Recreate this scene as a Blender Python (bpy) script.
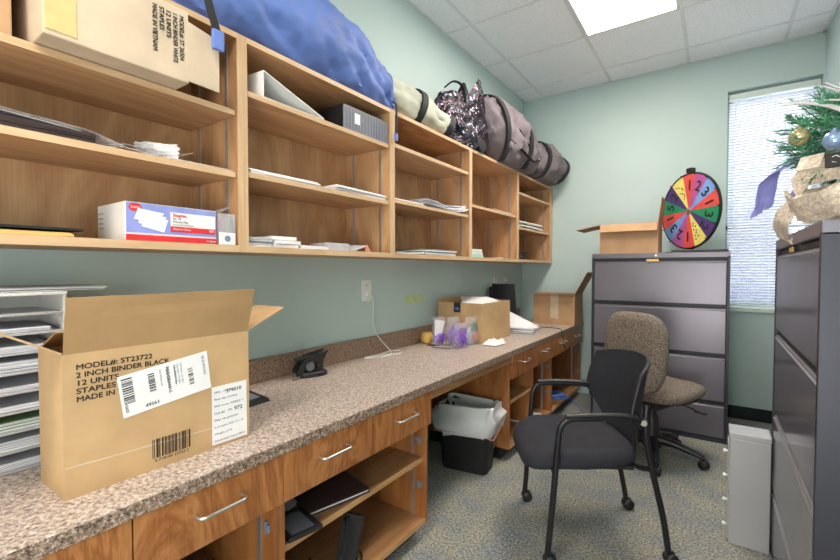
import bpy, bmesh, math, random
from mathutils import Vector, Matrix, Euler, noise
for o in list(bpy.data.objects): bpy.data.objects.remove(o)
SC = bpy.context.scene
COL = SC.collection
R = math.radians
random.seed(7)

# ------------------------------------------------------------- camera, world, lights, exposure
cd = bpy.data.cameras.new('camera'); cam = bpy.data.objects.new('camera', cd); COL.objects.link(cam)
cam.location = (0, 0, 1.21)
cam.rotation_euler = (R(90) - math.atan(11/424), 0, R(34.9))
cd.sensor_width = 36; cd.lens = 424/840*36; cd.clip_start = 0.02
SC.camera = cam
w = bpy.data.worlds.new('sky'); SC.world = w; w.use_nodes = True
bg = w.node_tree.nodes['Background']; bg.inputs[0].default_value = (0.90, 0.95, 1.0, 1); bg.inputs[1].default_value = 3.0
SC.view_settings.view_transform = 'Standard'; SC.view_settings.look = 'None'
SC.view_settings.exposure = 1.45; SC.view_settings.gamma = 1.0
SC.view_settings.use_curve_mapping = False
LAMP = 9.0
def area(name, loc, size, power, rot, color):
    l = bpy.data.lights.new(name, 'AREA'); l.shape = 'RECTANGLE'; l.size, l.size_y = size; l.energy = power; l.color = color
    o = bpy.data.objects.new(name, l); o.location = loc; o.rotation_euler = rot; COL.objects.link(o); return o
# daylight entering by the window, and an added soft fill light behind the camera
area('window_daylight', (0.35, 5.25, 3.80), (1.7, 1.3), 66, (R(35), 0, R(180)), (0.85, 0.93, 1.0))
area('added_fill_light', (0.05, -1.46, 1.25), (0.95, 2.1), 28, (R(114), 0, R(0)), (1.0, 0.97, 0.93))

# ------------------------------------------------------------- materials
def lin(c):
    return tuple(((v/255)/12.92 if v/255 <= .04045 else ((v/255+.055)/1.055)**2.4) for v in c)+(1,)
class NT:
    def __init__(s, name):
        s.m = bpy.data.materials.new(name); s.m.use_nodes = True; s.t = s.m.node_tree
        s.b = s.t.nodes['Principled BSDF']; s.out = s.t.nodes['Material Output']
    def n(s, typ, **k):
        x = s.t.nodes.new(typ)
        for a, v in k.items():
            if a in x.inputs: x.inputs[a].default_value = v
            else: setattr(x, a, v)
        return x
    def l(s, a, b): s.t.links.new(a, b)
    def coord(s, scale=(1,1,1), rnd=False, kind='Object'):
        tc = s.n('ShaderNodeTexCoord'); mp = s.n('ShaderNodeMapping'); mp.inputs['Scale'].default_value = scale
        s.l(tc.outputs[kind], mp.inputs['Vector'])
        if rnd:
            oi = s.n('ShaderNodeObjectInfo'); mu = s.n('ShaderNodeMath', operation='MULTIPLY'); mu.inputs[1].default_value = 37.0
            s.l(oi.outputs['Random'], mu.inputs[0]); cb = s.n('ShaderNodeCombineXYZ')
            for i in range(3): s.l(mu.outputs[0], cb.inputs[i])
            s.l(cb.outputs[0], mp.inputs['Location'])
        return mp.outputs[0]
    def noise(s, vec, scale, detail=3, rough=.5, dist=0):
        x = s.n('ShaderNodeTexNoise'); x.inputs['Scale'].default_value = scale; x.inputs['Detail'].default_value = detail
        x.inputs['Roughness'].default_value = rough; x.inputs['Distortion'].default_value = dist
        s.l(vec, x.inputs['Vector']); return x.outputs['Fac']
    def ramp(s, fac, stops, interp='LINEAR'):
        x = s.n('ShaderNodeValToRGB'); x.color_ramp.interpolation = interp; e = x.color_ramp.elements
        while len(e) < len(stops): e.new(.5)
        for i, (p, c) in enumerate(stops): e[i].position = p; e[i].color = lin(c)
        s.l(fac, x.inputs[0]); return x.outputs[0]
    def bump(s, h, strength, dist=.002):
        x = s.n('ShaderNodeBump'); x.inputs['Strength'].default_value = strength; x.inputs['Distance'].default_value = dist
        s.l(h, x.inputs['Height']); s.l(x.outputs[0], s.b.inputs['Normal'])
    def base(s, c): s.l(c, s.b.inputs['Base Color'])
    def set(s, **k):
        for a, v in k.items(): s.b.inputs[a.replace('_', ' ')].default_value = v
def plain(name, c, rough=.5, metal=0, var=0.06, vs=14, bump=0, bs=200, **k):
    m = NT(name); m.set(Roughness=rough, Metallic=metal)
    v = m.coord()
    lo = tuple(max(0, x*(1-var)) for x in c); hi = tuple(min(255, x*(1+var)) for x in c)
    m.base(m.ramp(m.noise(v, vs), [(.3, lo), (.7, hi)]))
    if bump: m.bump(m.noise(v, bs, 2), bump)
    for a, q in k.items(): m.b.inputs[a.replace('_', ' ')].default_value = q
    return m.m
def wood(name, cols, grain, rough=.42, band=7.0, swirl=1.2, lo=.18, hi=.75, el=.13):
    m = NT(name); m.set(Roughness=rough)
    sc = [1.0, 1.0, 1.0]; sc['xyz'.index(grain)] = el
    v = m.coord(tuple(a*1.0 for a in sc), True)
    n1 = m.noise(v, band, 4, .55, swirl)
    wv = m.n('ShaderNodeMath', operation='MULTIPLY'); wv.inputs[1].default_value = 9.0; m.l(n1, wv.inputs[0])
    fr = m.n('ShaderNodeMath', operation='PINGPONG'); fr.inputs[1].default_value = 1.0; m.l(wv.outputs[0], fr.inputs[0])
    n2 = m.noise(m.coord(tuple((160 if a == 1 else 6) for a in sc), True), 1.0, 2)
    n3 = m.noise(m.coord(tuple(a*1.0 for a in sc), True), band*.45, 2)
    mx = m.n('ShaderNodeMath', operation='MULTIPLY_ADD'); mx.inputs[1].default_value = .28; m.l(fr.outputs[0], mx.inputs[0])
    m3 = m.n('ShaderNodeMath', operation='MULTIPLY_ADD'); m3.inputs[1].default_value = .42; m.l(n3, m3.inputs[0])
    m4 = m.n('ShaderNodeMath', operation='MULTIPLY'); m4.inputs[1].default_value = .28; m.l(n2, m4.inputs[0])
    m.l(m4.outputs[0], m3.inputs[2]); m.l(m3.outputs[0], mx.inputs[2])
    m.base(m.ramp(mx.outputs[0], [(lo, cols[0]), ((lo+hi)/2-.01, cols[1]), (hi, cols[2])]))
    m.bump(n2, .06)
    return m.m
UP = [(152,108,74), (182,138,98), (204,162,120)]
ED = [(188,152,114), (204,170,132), (216,184,148)]
LOW = [(112,64,32), (150,94,50), (176,120,72)]
LB = [(128,88,56), (154,110,72), (176,132,90)]
M = {}
M['up_y'] = wood('maple_shelf', UP, 'y'); M['up_z'] = wood('maple_panel', UP, 'z', band=3, lo=.20, hi=.72, el=.3); M['edge_y'] = wood('maple_edge', ED, 'y'); M['edge_z'] = wood('maple_edge_upright', ED, 'z')
M['low_z'] = wood('stained_maple_front', LOW, 'z', .33, 3.2, 4.5, .22, .68, .42); M['low_y'] = wood('base_shelf_wood', LB, 'y'); M['low_p'] = wood('base_panel_wood', LOW, 'z', .4, 3, el=.3)
M['lowedge'] = wood('base_edge_wood', [(160,118,76),(184,140,94),(200,158,112)], 'y')
def wallmat():
    m = NT('mint_wall_paint'); m.set(Roughness=.62)
    v = m.coord(); m.base(m.ramp(m.noise(v, 1.3, 2), [(.3, (181,199,197)), (.7, (187,205,203))])); m.bump(m.noise(v, 240, 2), .12, .001); return m.m
M['wall'] = wallmat()
def carpet():
    m = NT('speckled_carpet'); m.set(Roughness=.95)
    v = m.coord()
    a = m.ramp(m.noise(v, 95, 3, .7), [(.34, (96,100,104)), (.45, (146,150,150)), (.55, (182,180,172)), (.68, (220,218,210))])
    b = m.ramp(m.noise(v, 6, 3), [(.35, (192,198,208)), (.65, (226,220,206))])
    x = m.n('ShaderNodeMix', data_type='RGBA', blend_type='MULTIPLY'); x.inputs[0].default_value = .9
    m.l(a, x.inputs[6]); m.l(b, x.inputs[7]); m.base(x.outputs[2]); m.bump(m.noise(v, 260, 2), .7, .004); return m.m
M['carpet'] = carpet()
def ceilm():
    m = NT('ceiling_tile'); m.set(Roughness=.9)
    v = m.coord(); m.base(m.ramp(m.noise(v, 130, 3, .7), [(.32, (222,222,226)), (.5, (242,242,246)), (.7, (247,247,250))])); m.bump(m.noise(v, 160, 3), .5, .002); return m.m
M['ceil'] = ceilm()
def laminate():
    m = NT('speckled_laminate'); m.set(Roughness=.33)
    v = m.coord()
    a = m.ramp(m.noise(v, 105, 4, .75), [(.34, (84,72,68)), (.43, (150,132,122)), (.52, (192,174,163)), (.64, (224,212,202))])
    m.base(a); return m.m
M['lam'] = laminate()
def laminate2():
    m = NT('speckled_laminate_edge'); m.set(Roughness=.4)
    v = m.coord()
    m.base(m.ramp(m.noise(v, 150, 4, .75), [(.36, (46,38,36)), (.45, (110,90,78)), (.54, (150,128,112)), (.66, (206,190,174))])); return m.m
M['lamedge'] = laminate2()
def laminate3():
    m = NT('speckled_laminate_splash'); m.set(Roughness=.4)
    v = m.coord()
    m.base(m.ramp(m.noise(v, 120, 4, .75), [(.36, (84,66,56)), (.46, (128,104,88)), (.56, (150,124,106)), (.68, (180,156,138))])); return m.m
M['splash'] = laminate3()
def cardboard(name, c):
    m = NT(name); m.set(Roughness=.8)
    v = m.coord((1,1,1)); lo = tuple(x*.93 for x in c); hi = tuple(min(255, x*1.05) for x in c)
    m.base(m.ramp(m.noise(v, 7, 4), [(.3, lo), (.7, hi)])); m.bump(m.noise(m.coord((1,60,4)), 4, 2), .08); return m.m
M['card'] = cardboard('cardboard', (190,156,114)); M['card2'] = cardboard('pale_cardboard', (200,180,156)); M['card3'] = cardboard('brown_cardboard', (182,144,108))
M['cardin'] = cardboard('cardboard_inside', (166,132,92))
def tweed():
    m = NT('brown_tweed'); m.set(Roughness=.95)
    v = m.coord(); m.base(m.ramp(m.noise(v, 170, 2, .8), [(.38, (66,58,54)), (.48, (112,100,90)), (.6, (150,138,124))])); m.bump(m.noise(v, 200), .5); return m.m
M['tweed'] = tweed()
M['filing'] = plain('grey_enamel', (114,110,119), .30, .42, .03, 3, .03, 300)
M['filing_gloss'] = plain('glossy_grey_enamel', (122,118,127), .2, .55, .03, 3)
M['lip_highlight'] = plain('pull_lip_painted_highlight', (150,148,154), .3, .5, .02)  # lighter grey: the highlight along the pull lips is put into their colour
M['filing_dark'] = plain('dark_grey_enamel', (52,52,62), .4, .3, .03, 3)
M['lightmetal'] = plain('light_grey_enamel', (178,178,180), .35, .2, .02, 3)
M['black'] = plain('black_plastic', (30,30,33), .45, 0, .1)
M['blackfab'] = plain('black_fabric', (41,41,49), .9, 0, .1, 20, .5, 600)
M['meshfab'] = plain('black_mesh_fabric', (36,37,44), .85, 0, .12, 60, .6, 900)
M['frame'] = plain('black_painted_steel', (34,34,38), .35, .2, .06)
M['chrome'] = plain('brushed_nickel', (205,203,200), .28, .95, .03)
M['steel'] = plain('zinc_strip', (190,190,190), .4, .8, .03)
M['white'] = plain('white_paper', (232,230,232), .8, 0, .02)
M['paper2'] = plain('grey_white_paper', (192,193,202), .8, 0, .04, 40)
M['whitep'] = plain('white_plastic', (228,228,226), .4, 0, .02)
M['ink'] = plain('black_ink', (40,34,30), .7, 0, .02)
M['greyink'] = plain('grey_ink', (130,134,150), .7, 0, .02)
M['teal'] = plain('black_cove_base', (18,30,30), .4, 0, .1)
M['blue'] = plain('blue_nylon', (96,122,190), .6, 0, .05, 5, .25, 60)
M['tan'] = plain('khaki_canvas', (184,185,170), .8, 0, .06, 8, .3, 60)
M['taupe'] = plain('taupe_canvas', (112,103,108), .8, 0, .08, 8, .3, 80)
M['strap'] = plain('black_webbing', (26,25,30), .7, 0, .1)
M['liner'] = plain('white_bin_liner', (236,238,238), .3, 0, .03, 8, .3, 30, Alpha=.66)
M['linerhem'] = plain('red_drawstring', (176,120,112), .5)
M['clear'] = plain('clear_plastic', (225,228,235), .12, 0, .02, 8, Alpha=.30)
M['rib'] = plain('binder_rib', (102,104,116), .35)
M['matteblack'] = plain('matte_black_plastic', (20,20,22), .6)
M['cellophane'] = plain('cellophane', (232,228,240), .1, 0, .04, 20, .5, 40, Alpha=.20)
M['purple'] = plain('purple_tissue', (120,70,176), .5, 0, .25, 60)
M['teala'] = plain('teal_swirl', (60,120,116), .5)
M['orange'] = plain('salmon_swirl', (210,140,120), .5)
M['apple'] = plain('apple_skin', (216,176,92), .3, 0, .2, 20)
M['note'] = plain('yellow_green_note', (190,204,140), .8)
M['red'] = plain('red_print', (214,48,52), .5)
M['lilac'] = plain('periwinkle_print', (140,150,214), .5)
M['manila'] = plain('manila_paper', (222,184,110), .6)
M['brown'] = plain('dark_brown_leatherette', (58,42,42), .5)
M['green'] = plain('green_folder', (110,140,96), .7)
M['mintbox'] = plain('mint_card', (170,216,196), .7)
M['bluecable'] = plain('blue_cable', (70,110,190), .5)
M['tape'] = plain('packing_tape', (206,184,128), .25)
M['smoke'] = plain('smoky_grey_plastic', (120,122,134), .3)
M['burlap'] = plain('burlap', (224,208,190), .9, 0, .12, 120, .8, 300)
M['violet'] = plain('violet_ribbon', (134,136,204), .5, 0, .08, 20)
M['twig'] = plain('silvered_twig', (206,202,204), .7)
M['pine'] = plain('pine_needles', (62,122,90), .6, 0, .5, 40)
M['gold'] = plain('champagne_glass', (200,184,140), .15, .6)
M['bauble'] = plain('pale_blue_glass', (150,176,214), .15, .5)
M['slat'] = plain('white_blind_slat', (238,238,242), .5, 0, .01)
M['trim'] = plain('pale_sill_paint', (214,224,218), .5, 0, .02)
M['grid'] = plain('ceiling_grid_metal', (222,222,226), .5, 0, .02)
M['winframe'] = plain('window_frame_metal', (150,156,166), .4, .3, .02)
M['ext'] = plain('dark_outside_stucco', (62,66,86), .9)
M['ground'] = plain('pale_concrete', (200,198,190), .9)
def emis(name, c, s):
    m = NT(name); m.set(Roughness=.5); m.b.inputs['Base Color'].default_value = lin(c)
    v = m.coord(); r = m.ramp(m.noise(v, 60, 2), [(.3, tuple(x*.97 for x in c)), (.7, c)])
    m.l(r, m.b.inputs['Emission Color']); m.b.inputs['Emission Strength'].default_value = s; return m.m
M['lamp'] = emis('lit_diffuser', (255,245,233), LAMP)
def glass():
    m = NT('window_glass'); m.set(Roughness=.02, Alpha=.12); m.b.inputs['Base Color'].default_value = (.9,.95,.95,1); return m.m
M['glass'] = glass()
def sequins():
    m = NT('sequined_fabric'); m.set(Roughness=.25, Metallic=.5)
    v = m.coord(); x = m.n('ShaderNodeTexVoronoi'); x.inputs['Scale'].default_value = 75; m.l(v, x.inputs['Vector'])
    sp = m.n('ShaderNodeSeparateColor'); m.l(x.outputs['Color'], sp.inputs[0])
    m.base(m.ramp(sp.outputs[0], [(0, (20,19,24)), (.55, (36,32,42)), (.78, (110,64,84)), (.87, (96,104,130)), (.95, (214,204,220))], 'CONSTANT'))
    m.bump(x.outputs['Distance'], .9, .004); return m.m
M['sequin'] = sequins()

# ------------------------------------------------------------- building helpers
# The room shell and the built-in furniture are written in image coordinates (floor at FZ), enlarged about the camera to meet the floor;
# the loose furniture is written down directly in metres. BUILT_IN applies the enlargement, LOOSE leaves points unchanged.
FZ = .0685
BUILT_IN = Matrix.Translation((0, 0, -.0726)) @ Matrix.Scale(1.06, 4)
LOOSE = Matrix()
FR = BUILT_IN
MW = {}; ME = {}; MF = {}
def props(o, label=None, cat=None, group=None, kind=None):
    if label: o['label'] = label
    if cat: o['category'] = cat
    if group: o['group'] = group
    if kind: o['kind'] = kind
def thing(name, label, cat, loc=(0,0,0), rz=0, group=None):
    o = bpy.data.objects.new(name, None); o.empty_display_size = .05; COL.objects.link(o)
    at = FR @ Vector(loc); o.location = at; o.rotation_euler = (0, 0, rz); props(o, label, cat, group)
    MW[o.name] = Matrix.Translation(loc) @ Matrix.Rotation(rz, 4, 'Z'); ME[o.name] = Matrix.Translation(at) @ Matrix.Rotation(rz, 4, 'Z'); MF[o.name] = FR.copy(); return o
class MB:
    """collects shapes; V in the space given at build (world, or the thing's own space when local=True)"""
    def __init__(s): s.v = []; s.f = []; s.mi = []; s.cur = 0
    def add(s, vs, fs, T=None):
        b = len(s.v)
        s.v += [tuple(T @ Vector(p)) if T else tuple(p) for p in vs]
        s.f += [[b+i for i in f] for f in fs]; s.mi += [s.cur]*len(fs); return s
    def box(s, x0, x1, y0, y1, z0, z1, bev=0, T=None, seg=2):
        x0, x1 = min(x0, x1), max(x0, x1); y0, y1 = min(y0, y1), max(y0, y1); z0, z1 = min(z0, z1), max(z0, z1)
        bm = bmesh.new(); bmesh.ops.create_cube(bm, size=1)
        for v in bm.verts: v.co = Vector(((x0+x1)/2+v.co.x*(x1-x0), (y0+y1)/2+v.co.y*(y1-y0), (z0+z1)/2+v.co.z*(z1-z0)))
        if bev: bmesh.ops.bevel(bm, geom=bm.edges[:], offset=min(bev, .49*min(x1-x0, y1-y0, z1-z0)), segments=seg, profile=.6, affect='EDGES')
        bm.verts.index_update()
        s.add([v.co.copy() for v in bm.verts], [[v.index for v in f.verts] for f in bm.faces], T); bm.free(); return s
    def hexa(s, P):  # 8 corners: bottom 4 ccw, top 4 ccw
        return s.add(P, [(3,2,1,0), (4,5,6,7), (0,1,5,4), (1,2,6,5), (2,3,7,6), (3,0,4,7)])
    def slab(s, P, t):  # thin sheet of 4 points with thickness t along its normal (both ways)
        P = [Vector(p) for p in P]; n = (P[1]-P[0]).cross(P[3]-P[0]).normalized()*t/2
        return s.hexa([p-n for p in P]+[p+n for p in P])
    def prism(s, poly, h0, h1, axis='z', T=None):
        def P(a, b, h): return {'z': (a, b, h), 'y': (a, h, b), 'x': (h, a, b)}[axis]
        n = len(poly); vs = [P(a, b, h0) for a, b in poly]+[P(a, b, h1) for a, b in poly]
        fs = [list(range(n))[::-1], list(range(n, 2*n))]+[(i, (i+1) % n, n+(i+1) % n, n+i) for i in range(n)]
        return s.add(vs, fs, T)
    def tube(s, pts, r, n=10, closed=False, ry=None):
        pts = [Vector(p) for p in pts]; N = len(pts); rs = r if isinstance(r, (list, tuple)) else [r]*N
        up = Vector((0, 0, 1)); prev = None; rings = []
        for i in range(N):
            if closed: t = (pts[(i+1) % N]-pts[i-1]).normalized()
            else: t = (pts[min(i+1, N-1)]-pts[max(i-1, 0)]).normalized()
            if prev is None:
                a = up if abs(t.z) < .9 else Vector((1, 0, 0)); u = t.cross(a).normalized()
            else: u = (prev-t*prev.dot(t)).normalized()
            prev = u; v = t.cross(u)
            rings.append([pts[i]+u*math.cos(2*math.pi*k/n)*rs[i]+v*math.sin(2*math.pi*k/n)*rs[i]*(ry or 1) for k in range(n)])
        vs = [p for g in rings for p in g]; fs = []
        for i in range(N if closed else N-1):
            for k in range(n): fs.append((i*n+k, i*n+(k+1) % n, ((i+1) % N)*n+(k+1) % n, ((i+1) % N)*n+k))
        if not closed: fs += [list(range(n))[::-1], [(N-1)*n+k for k in range(n)]]
        return s.add(vs, fs)
    def cyl(s, a, b, r, n=16, r2=None): return s.tube([a, b], [r, r if r2 is None else r2], n)
    def lathe(s, prof, c=(0,0,0), n=24, T=None):
        vs = []; fs = []
        for r, z in prof: vs += [(c[0]+r*math.cos(2*math.pi*k/n), c[1]+r*math.sin(2*math.pi*k/n), c[2]+z) for k in range(n)]
        m = len(prof)
        for i in range(m-1):
            for k in range(n): fs.append((i*n+k, i*n+(k+1) % n, (i+1)*n+(k+1) % n, (i+1)*n+k))
        if prof[0][0] > 1e-5: fs.append(list(range(n))[::-1])
        if prof[-1][0] > 1e-5: fs.append([(m-1)*n+k for k in range(n)])
        return s.add(vs, fs, T)
    def grid(s, fn, nu, nv, t=0):  # surface fn(u,v)->point, optional thickness downwards along normal
        P = [[Vector(fn(i/nu, j/nv)) for j in range(nv+1)] for i in range(nu+1)]
        vs = [p for row in P for p in row]; W = nv+1
        fs = [(i*W+j, (i+1)*W+j, (i+1)*W+j+1, i*W+j+1) for i in range(nu) for j in range(nv)]
        if t:
            b = len(vs); N = []
            for i in range(nu+1):
                for j in range(nv+1):
                    du = P[min(i+1, nu)][j]-P[max(i-1, 0)][j]; dv = P[i][min(j+1, nv)]-P[i][max(j-1, 0)]
                    nn = du.cross(dv); nn = nn.normalized() if nn.length > 1e-9 else Vector((0, 0, 1)); N.append(nn)
            vs += [vs[k]-N[k]*t for k in range(b)]
            fs += [tuple(b+q for q in f[::-1]) for f in fs]
            for i in range(nu): fs += [(i*W, b+i*W, b+(i+1)*W, (i+1)*W), ((i+1)*W+nv, b+(i+1)*W+nv, b+i*W+nv, i*W+nv)]
            for j in range(nv): fs += [(j+1, b+j+1, b+j, j), (nu*W+j, b+nu*W+j, b+nu*W+j+1, nu*W+j+1)]
        return s.add(vs, fs)
    def build(s, name, mat, parent=None, local=False, smooth=False, label=None, cat=None, group=None, kind=None, origin=None, fix=True):
        mats = mat if isinstance(mat, list) else [mat]
        me = bpy.data.meshes.new(name)
        if parent is not None:
            A = ME[parent.name].inverted() @ MF[parent.name]
            if local: A = A @ MW[parent.name]
            vs = [A @ Vector(p) for p in s.v]
        else:
            V = [Vector(p) for p in s.v]
            if origin is None and kind != 'structure':
                xs = [p.x for p in V]; ys = [p.y for p in V]; zs = [p.z for p in V]
                origin = Vector(((min(xs)+max(xs))/2, (min(ys)+max(ys))/2, min(zs)))
            origin = FR @ Vector(origin) if origin is not None else Vector((0, 0, 0)); vs = [FR @ p-origin for p in V]
        me.from_pydata([tuple(p) for p in vs], [], s.f)
        for m_ in mats: me.materials.append(M[m_])
        for p, k in zip(me.polygons, s.mi): p.material_index = k; p.use_smooth = bool(smooth)
        if fix:
            bm = bmesh.new(); bm.from_mesh(me); bmesh.ops.recalc_face_normals(bm, faces=bm.faces[:]); bm.to_mesh(me); bm.free()
        if smooth:
            try: me.set_sharp_from_angle(angle=R(smooth if smooth > 1 else 50))
            except Exception: pass
        me.update()
        o = bpy.data.objects.new(name, me); COL.objects.link(o)
        if parent is not None:
            o.parent = parent
            for D in (MW, ME, MF): D[o.name] = D[parent.name]
        else: o.location = origin; MW[o.name] = Matrix.Translation(FR.inverted() @ origin); ME[o.name] = Matrix.Translation(origin); MF[o.name] = FR.copy()
        props(o, label, cat, group, kind); return o
def spline(P, k=8):
    P = [Vector(p) for p in P]; out = []
    for i in range(len(P)-1):
        a = P[max(i-1, 0)]; b = P[i]; c = P[i+1]; d = P[min(i+2, len(P)-1)]
        for j in range(k):
            t = j/k; out.append(.5*((2*b)+(c-a)*t+(2*a-5*b+4*c-d)*t*t+(3*b-a-3*c+d)*t**3))
    out.append(P[-1]); return out
def text(parent, s, O, X, Y, width=None, height=None, mat='ink', name='printed_text', bold=0, align='LEFT', t=.0004):
    """flat lettering lying on a surface: O = origin, X,Y = world directions"""
    c = bpy.data.curves.new('lettering', 'FONT'); c.body = s; c.size = 1; c.extrude = .002; c.align_x = align
    o = bpy.data.objects.new('lettering', c); COL.objects.link(o)
    bpy.context.view_layer.update()
    me = bpy.data.meshes.new_from_object(o.evaluated_get(bpy.context.evaluated_depsgraph_get()))
    bpy.data.objects.remove(o)
    xs = [v.co.x for v in me.vertices]; ys = [v.co.y for v in me.vertices]
    w0 = max(xs)-min(xs); h0 = .72
    sx = (width/w0) if width else height/h0; sy = (height/h0) if height else sx
    if not width: sx = sy
    X = Vector(X).normalized(); Y = Vector(Y).normalized(); Z = X.cross(Y); O = Vector(O)
    b = MB()
    for k, (du, dv) in enumerate([(0, 0)]+([(bold, 0), (bold/2, bold/2), (bold/2, -bold/2)] if bold else [])):
        b.add([O+X*(v.co.x+du)*sx+Y*(v.co.y+dv)*sy+Z*(v.co.z/.002*t/2+t/2+k*t*.02) for v in me.vertices], [list(p.vertices) for p in me.polygons])
    return b.build(name, mat, parent, fix=False)
def fbm(p, s=1.0, o=3): return noise.fractal(Vector(p)*s, 1.0, 2.0, o)
def soft(path, radii, n=36, sub=7, amp=.02, freq=9, seed=0, floor=None, twist=0, fold=.5, wall=None):
    """a soft filled bag: swept closed rings with wrinkles, flattened where it rests"""
    P = spline(path, sub); rr = spline([(a, b, 0) for a, b in radii], sub); N = len(P); b = MB(); rings = []
    for i in range(N):
        t = (P[min(i+1, N-1)]-P[max(i-1, 0)]).normalized(); side = t.cross(Vector((0, 0, 1))).normalized(); up = side.cross(t)
        ring = []
        for k in range(n):
            a = 2*math.pi*k/n; cx = math.cos(a); cz = math.sin(a)
            p = P[i]+side*cx*rr[i].x+up*cz*rr[i].y
            q = Vector((p.x, p.y, p.z))+Vector((seed*3.1, seed*1.7, 0))
            d = fbm((q.x*1.4, q.y, q.z*1.4), freq, 4); rid = 1-abs(noise.noise(Vector((q.x*5+q.z*7, q.y*9+q.z*5+twist*a, q.z*6))*1.2+Vector((seed, 0, 0))))*2
            p += (side*cx+up*cz)*(d*amp+rid*amp*fold)
            if floor is not None and p.z < floor: p.z = floor+(p.z-floor)*.02
            if wall is not None and p.x < wall: p.x = wall
            ring.append(p)
        rings.append(ring)
    vs = [p for g in rings for p in g]+[P[0], P[-1]]; fs = []
    for i in range(N-1):
        for k in range(n): fs.append((i*n+k, i*n+(k+1) % n, (i+1)*n+(k+1) % n, (i+1)*n+k))
    for k in range(n): fs += [(len(vs)-2, (k+1) % n, k), (len(vs)-1, (N-1)*n+k, (N-1)*n+(k+1) % n)]
    b.add(vs, fs); return b, P, rr
def band(P, rr, i, wdt, grow, n=36, floor=None, amp=0, t=0.0, lean=0):
    """webbing strap wrapped round a swept bag at ring i"""
    tdir = (P[min(i+1, len(P)-1)]-P[max(i-1, 0)]).normalized(); side = tdir.cross(Vector((0, 0, 1))).normalized(); up = side.cross(tdir)
    b = MB(); rings = []
    for s_, g in ((-.5, 0), (-.5, 1), (.5, 1), (.5, 0)):
        ring = []
        for k in range(n):
            a = 2*math.pi*k/n; gg = grow*(1 if g else .2)
            p = P[i]+side*math.cos(a)*(rr[i].x+gg)+up*math.sin(a)*(rr[i].y+gg)+tdir*(s_*wdt+lean*math.sin(a))
            if floor is not None and p.z < floor: p.z = floor
            ring.append(p)
        rings.append(ring)
    vs = [p for g in rings for p in g]; fs = []
    for r_ in range(4):
        for k in range(n): fs.append((r_*n+k, r_*n+(k+1) % n, ((r_+1) % 4)*n+(k+1) % n, ((r_+1) % 4)*n+k))
    b.add(vs, fs); return b
def webbing(path, wdir, wd, t_=.002, k=8):
    P_ = spline(path, k); n_ = len(P_)-1; wdir = Vector(wdir).normalized()
    def fn(u, v):
        f = u*n_; i = min(int(f), n_-1); return P_[i].lerp(P_[i+1], f-i)+wdir*(v-.5)*wd
    return MB().grid(fn, n_, 2, t_)
XL, XR, YB, YN, ZC = -1.575, .60, 4.035, -1.45, 2.85
WX0, WX1, WZ0, WZ1 = .056, .592, .915, 2.565

# ------------------------------------------------------------- room shell
MB().box(XL-.1, XR+.1, YN-.1, YB+.18, FZ-.06, FZ).build('floor', 'carpet', kind='structure')
MB().box(XL-.1, XL, YN-.1, YB+.18, FZ, ZC).build('wall_left', 'wall', kind='structure')
MB().box(XR, XR+.1, YN-.1, YB+.18, FZ, ZC).build('wall_right', 'wall', kind='structure')
MB().box(XL-.1, XR+.1, YN-.1, YN, FZ, ZC).build('wall_near', 'wall', kind='structure')
b = MB()
b.box(XL, WX0, YB, YB+.18, FZ, ZC).box(WX1, XR, YB, YB+.18, FZ, ZC).box(WX0, WX1, YB, YB+.18, FZ, WZ0-.03).box(WX0, WX1, YB, YB+.18, WZ1, ZC)
b.build('wall_back', 'wall', kind='structure')
MB().box(XL-.1, XR+.1, YN-.1, YB+.18, ZC, ZC+.06).build('ceiling', 'ceil', kind='structure')
MB().box(WX0-.02, WX1, YB-.018, YB+.18, WZ0-.03, WZ0, .004).build('trim_1', 'trim', kind='structure')
MB().box(-.93, XR, YB-.012, YB, FZ, FZ+.095, .003).build('baseboard_back', 'teal', kind='structure')
MB().box(XR-.012, XR, 2.4, YB-.012, FZ, FZ+.095, .003).build('baseboard_right', 'teal', kind='structure')
GX = [-1.37, -.778, -.20, .385]; GY = [3.745, 3.155, 2.565, 1.975, 1.385, .795, .205, -.385, -.975]
b = MB()
for x in GX: b.box(x-.011, x+.011, YN, YB, ZC-.004, ZC+.001)
for y in GY: b.box(XL, XR, y-.011, y+.011, ZC-.0045, ZC+.001)
b.box(XL, XL+.018, YN, YB, ZC-.004, ZC).box(XR-.018, XR, YN, YB, ZC-.004, ZC).box(XL, XR, YB-.018, YB, ZC-.004, ZC)
b.build('trim_2', 'grid', kind='structure')
# window
b = MB(); yf = YB+.125
b.box(WX0, WX0+.03, yf, yf+.05, WZ0, WZ1).box(WX1-.03, WX1, yf, yf+.05, WZ0, WZ1).box(WX0, WX1, yf, yf+.05, WZ0, WZ0+.035).box(WX0, WX1, yf, yf+.05, WZ1-.035, WZ1).box(WX0, WX1, yf, yf+.05, 1.515, 1.55)
wf = b.build('window_1', 'winframe', kind='structure')
MB().box(WX0+.03, WX1-.03, yf+.02, yf+.026, WZ0+.035, WZ1-.035).build('pane', 'glass', wf)
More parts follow.
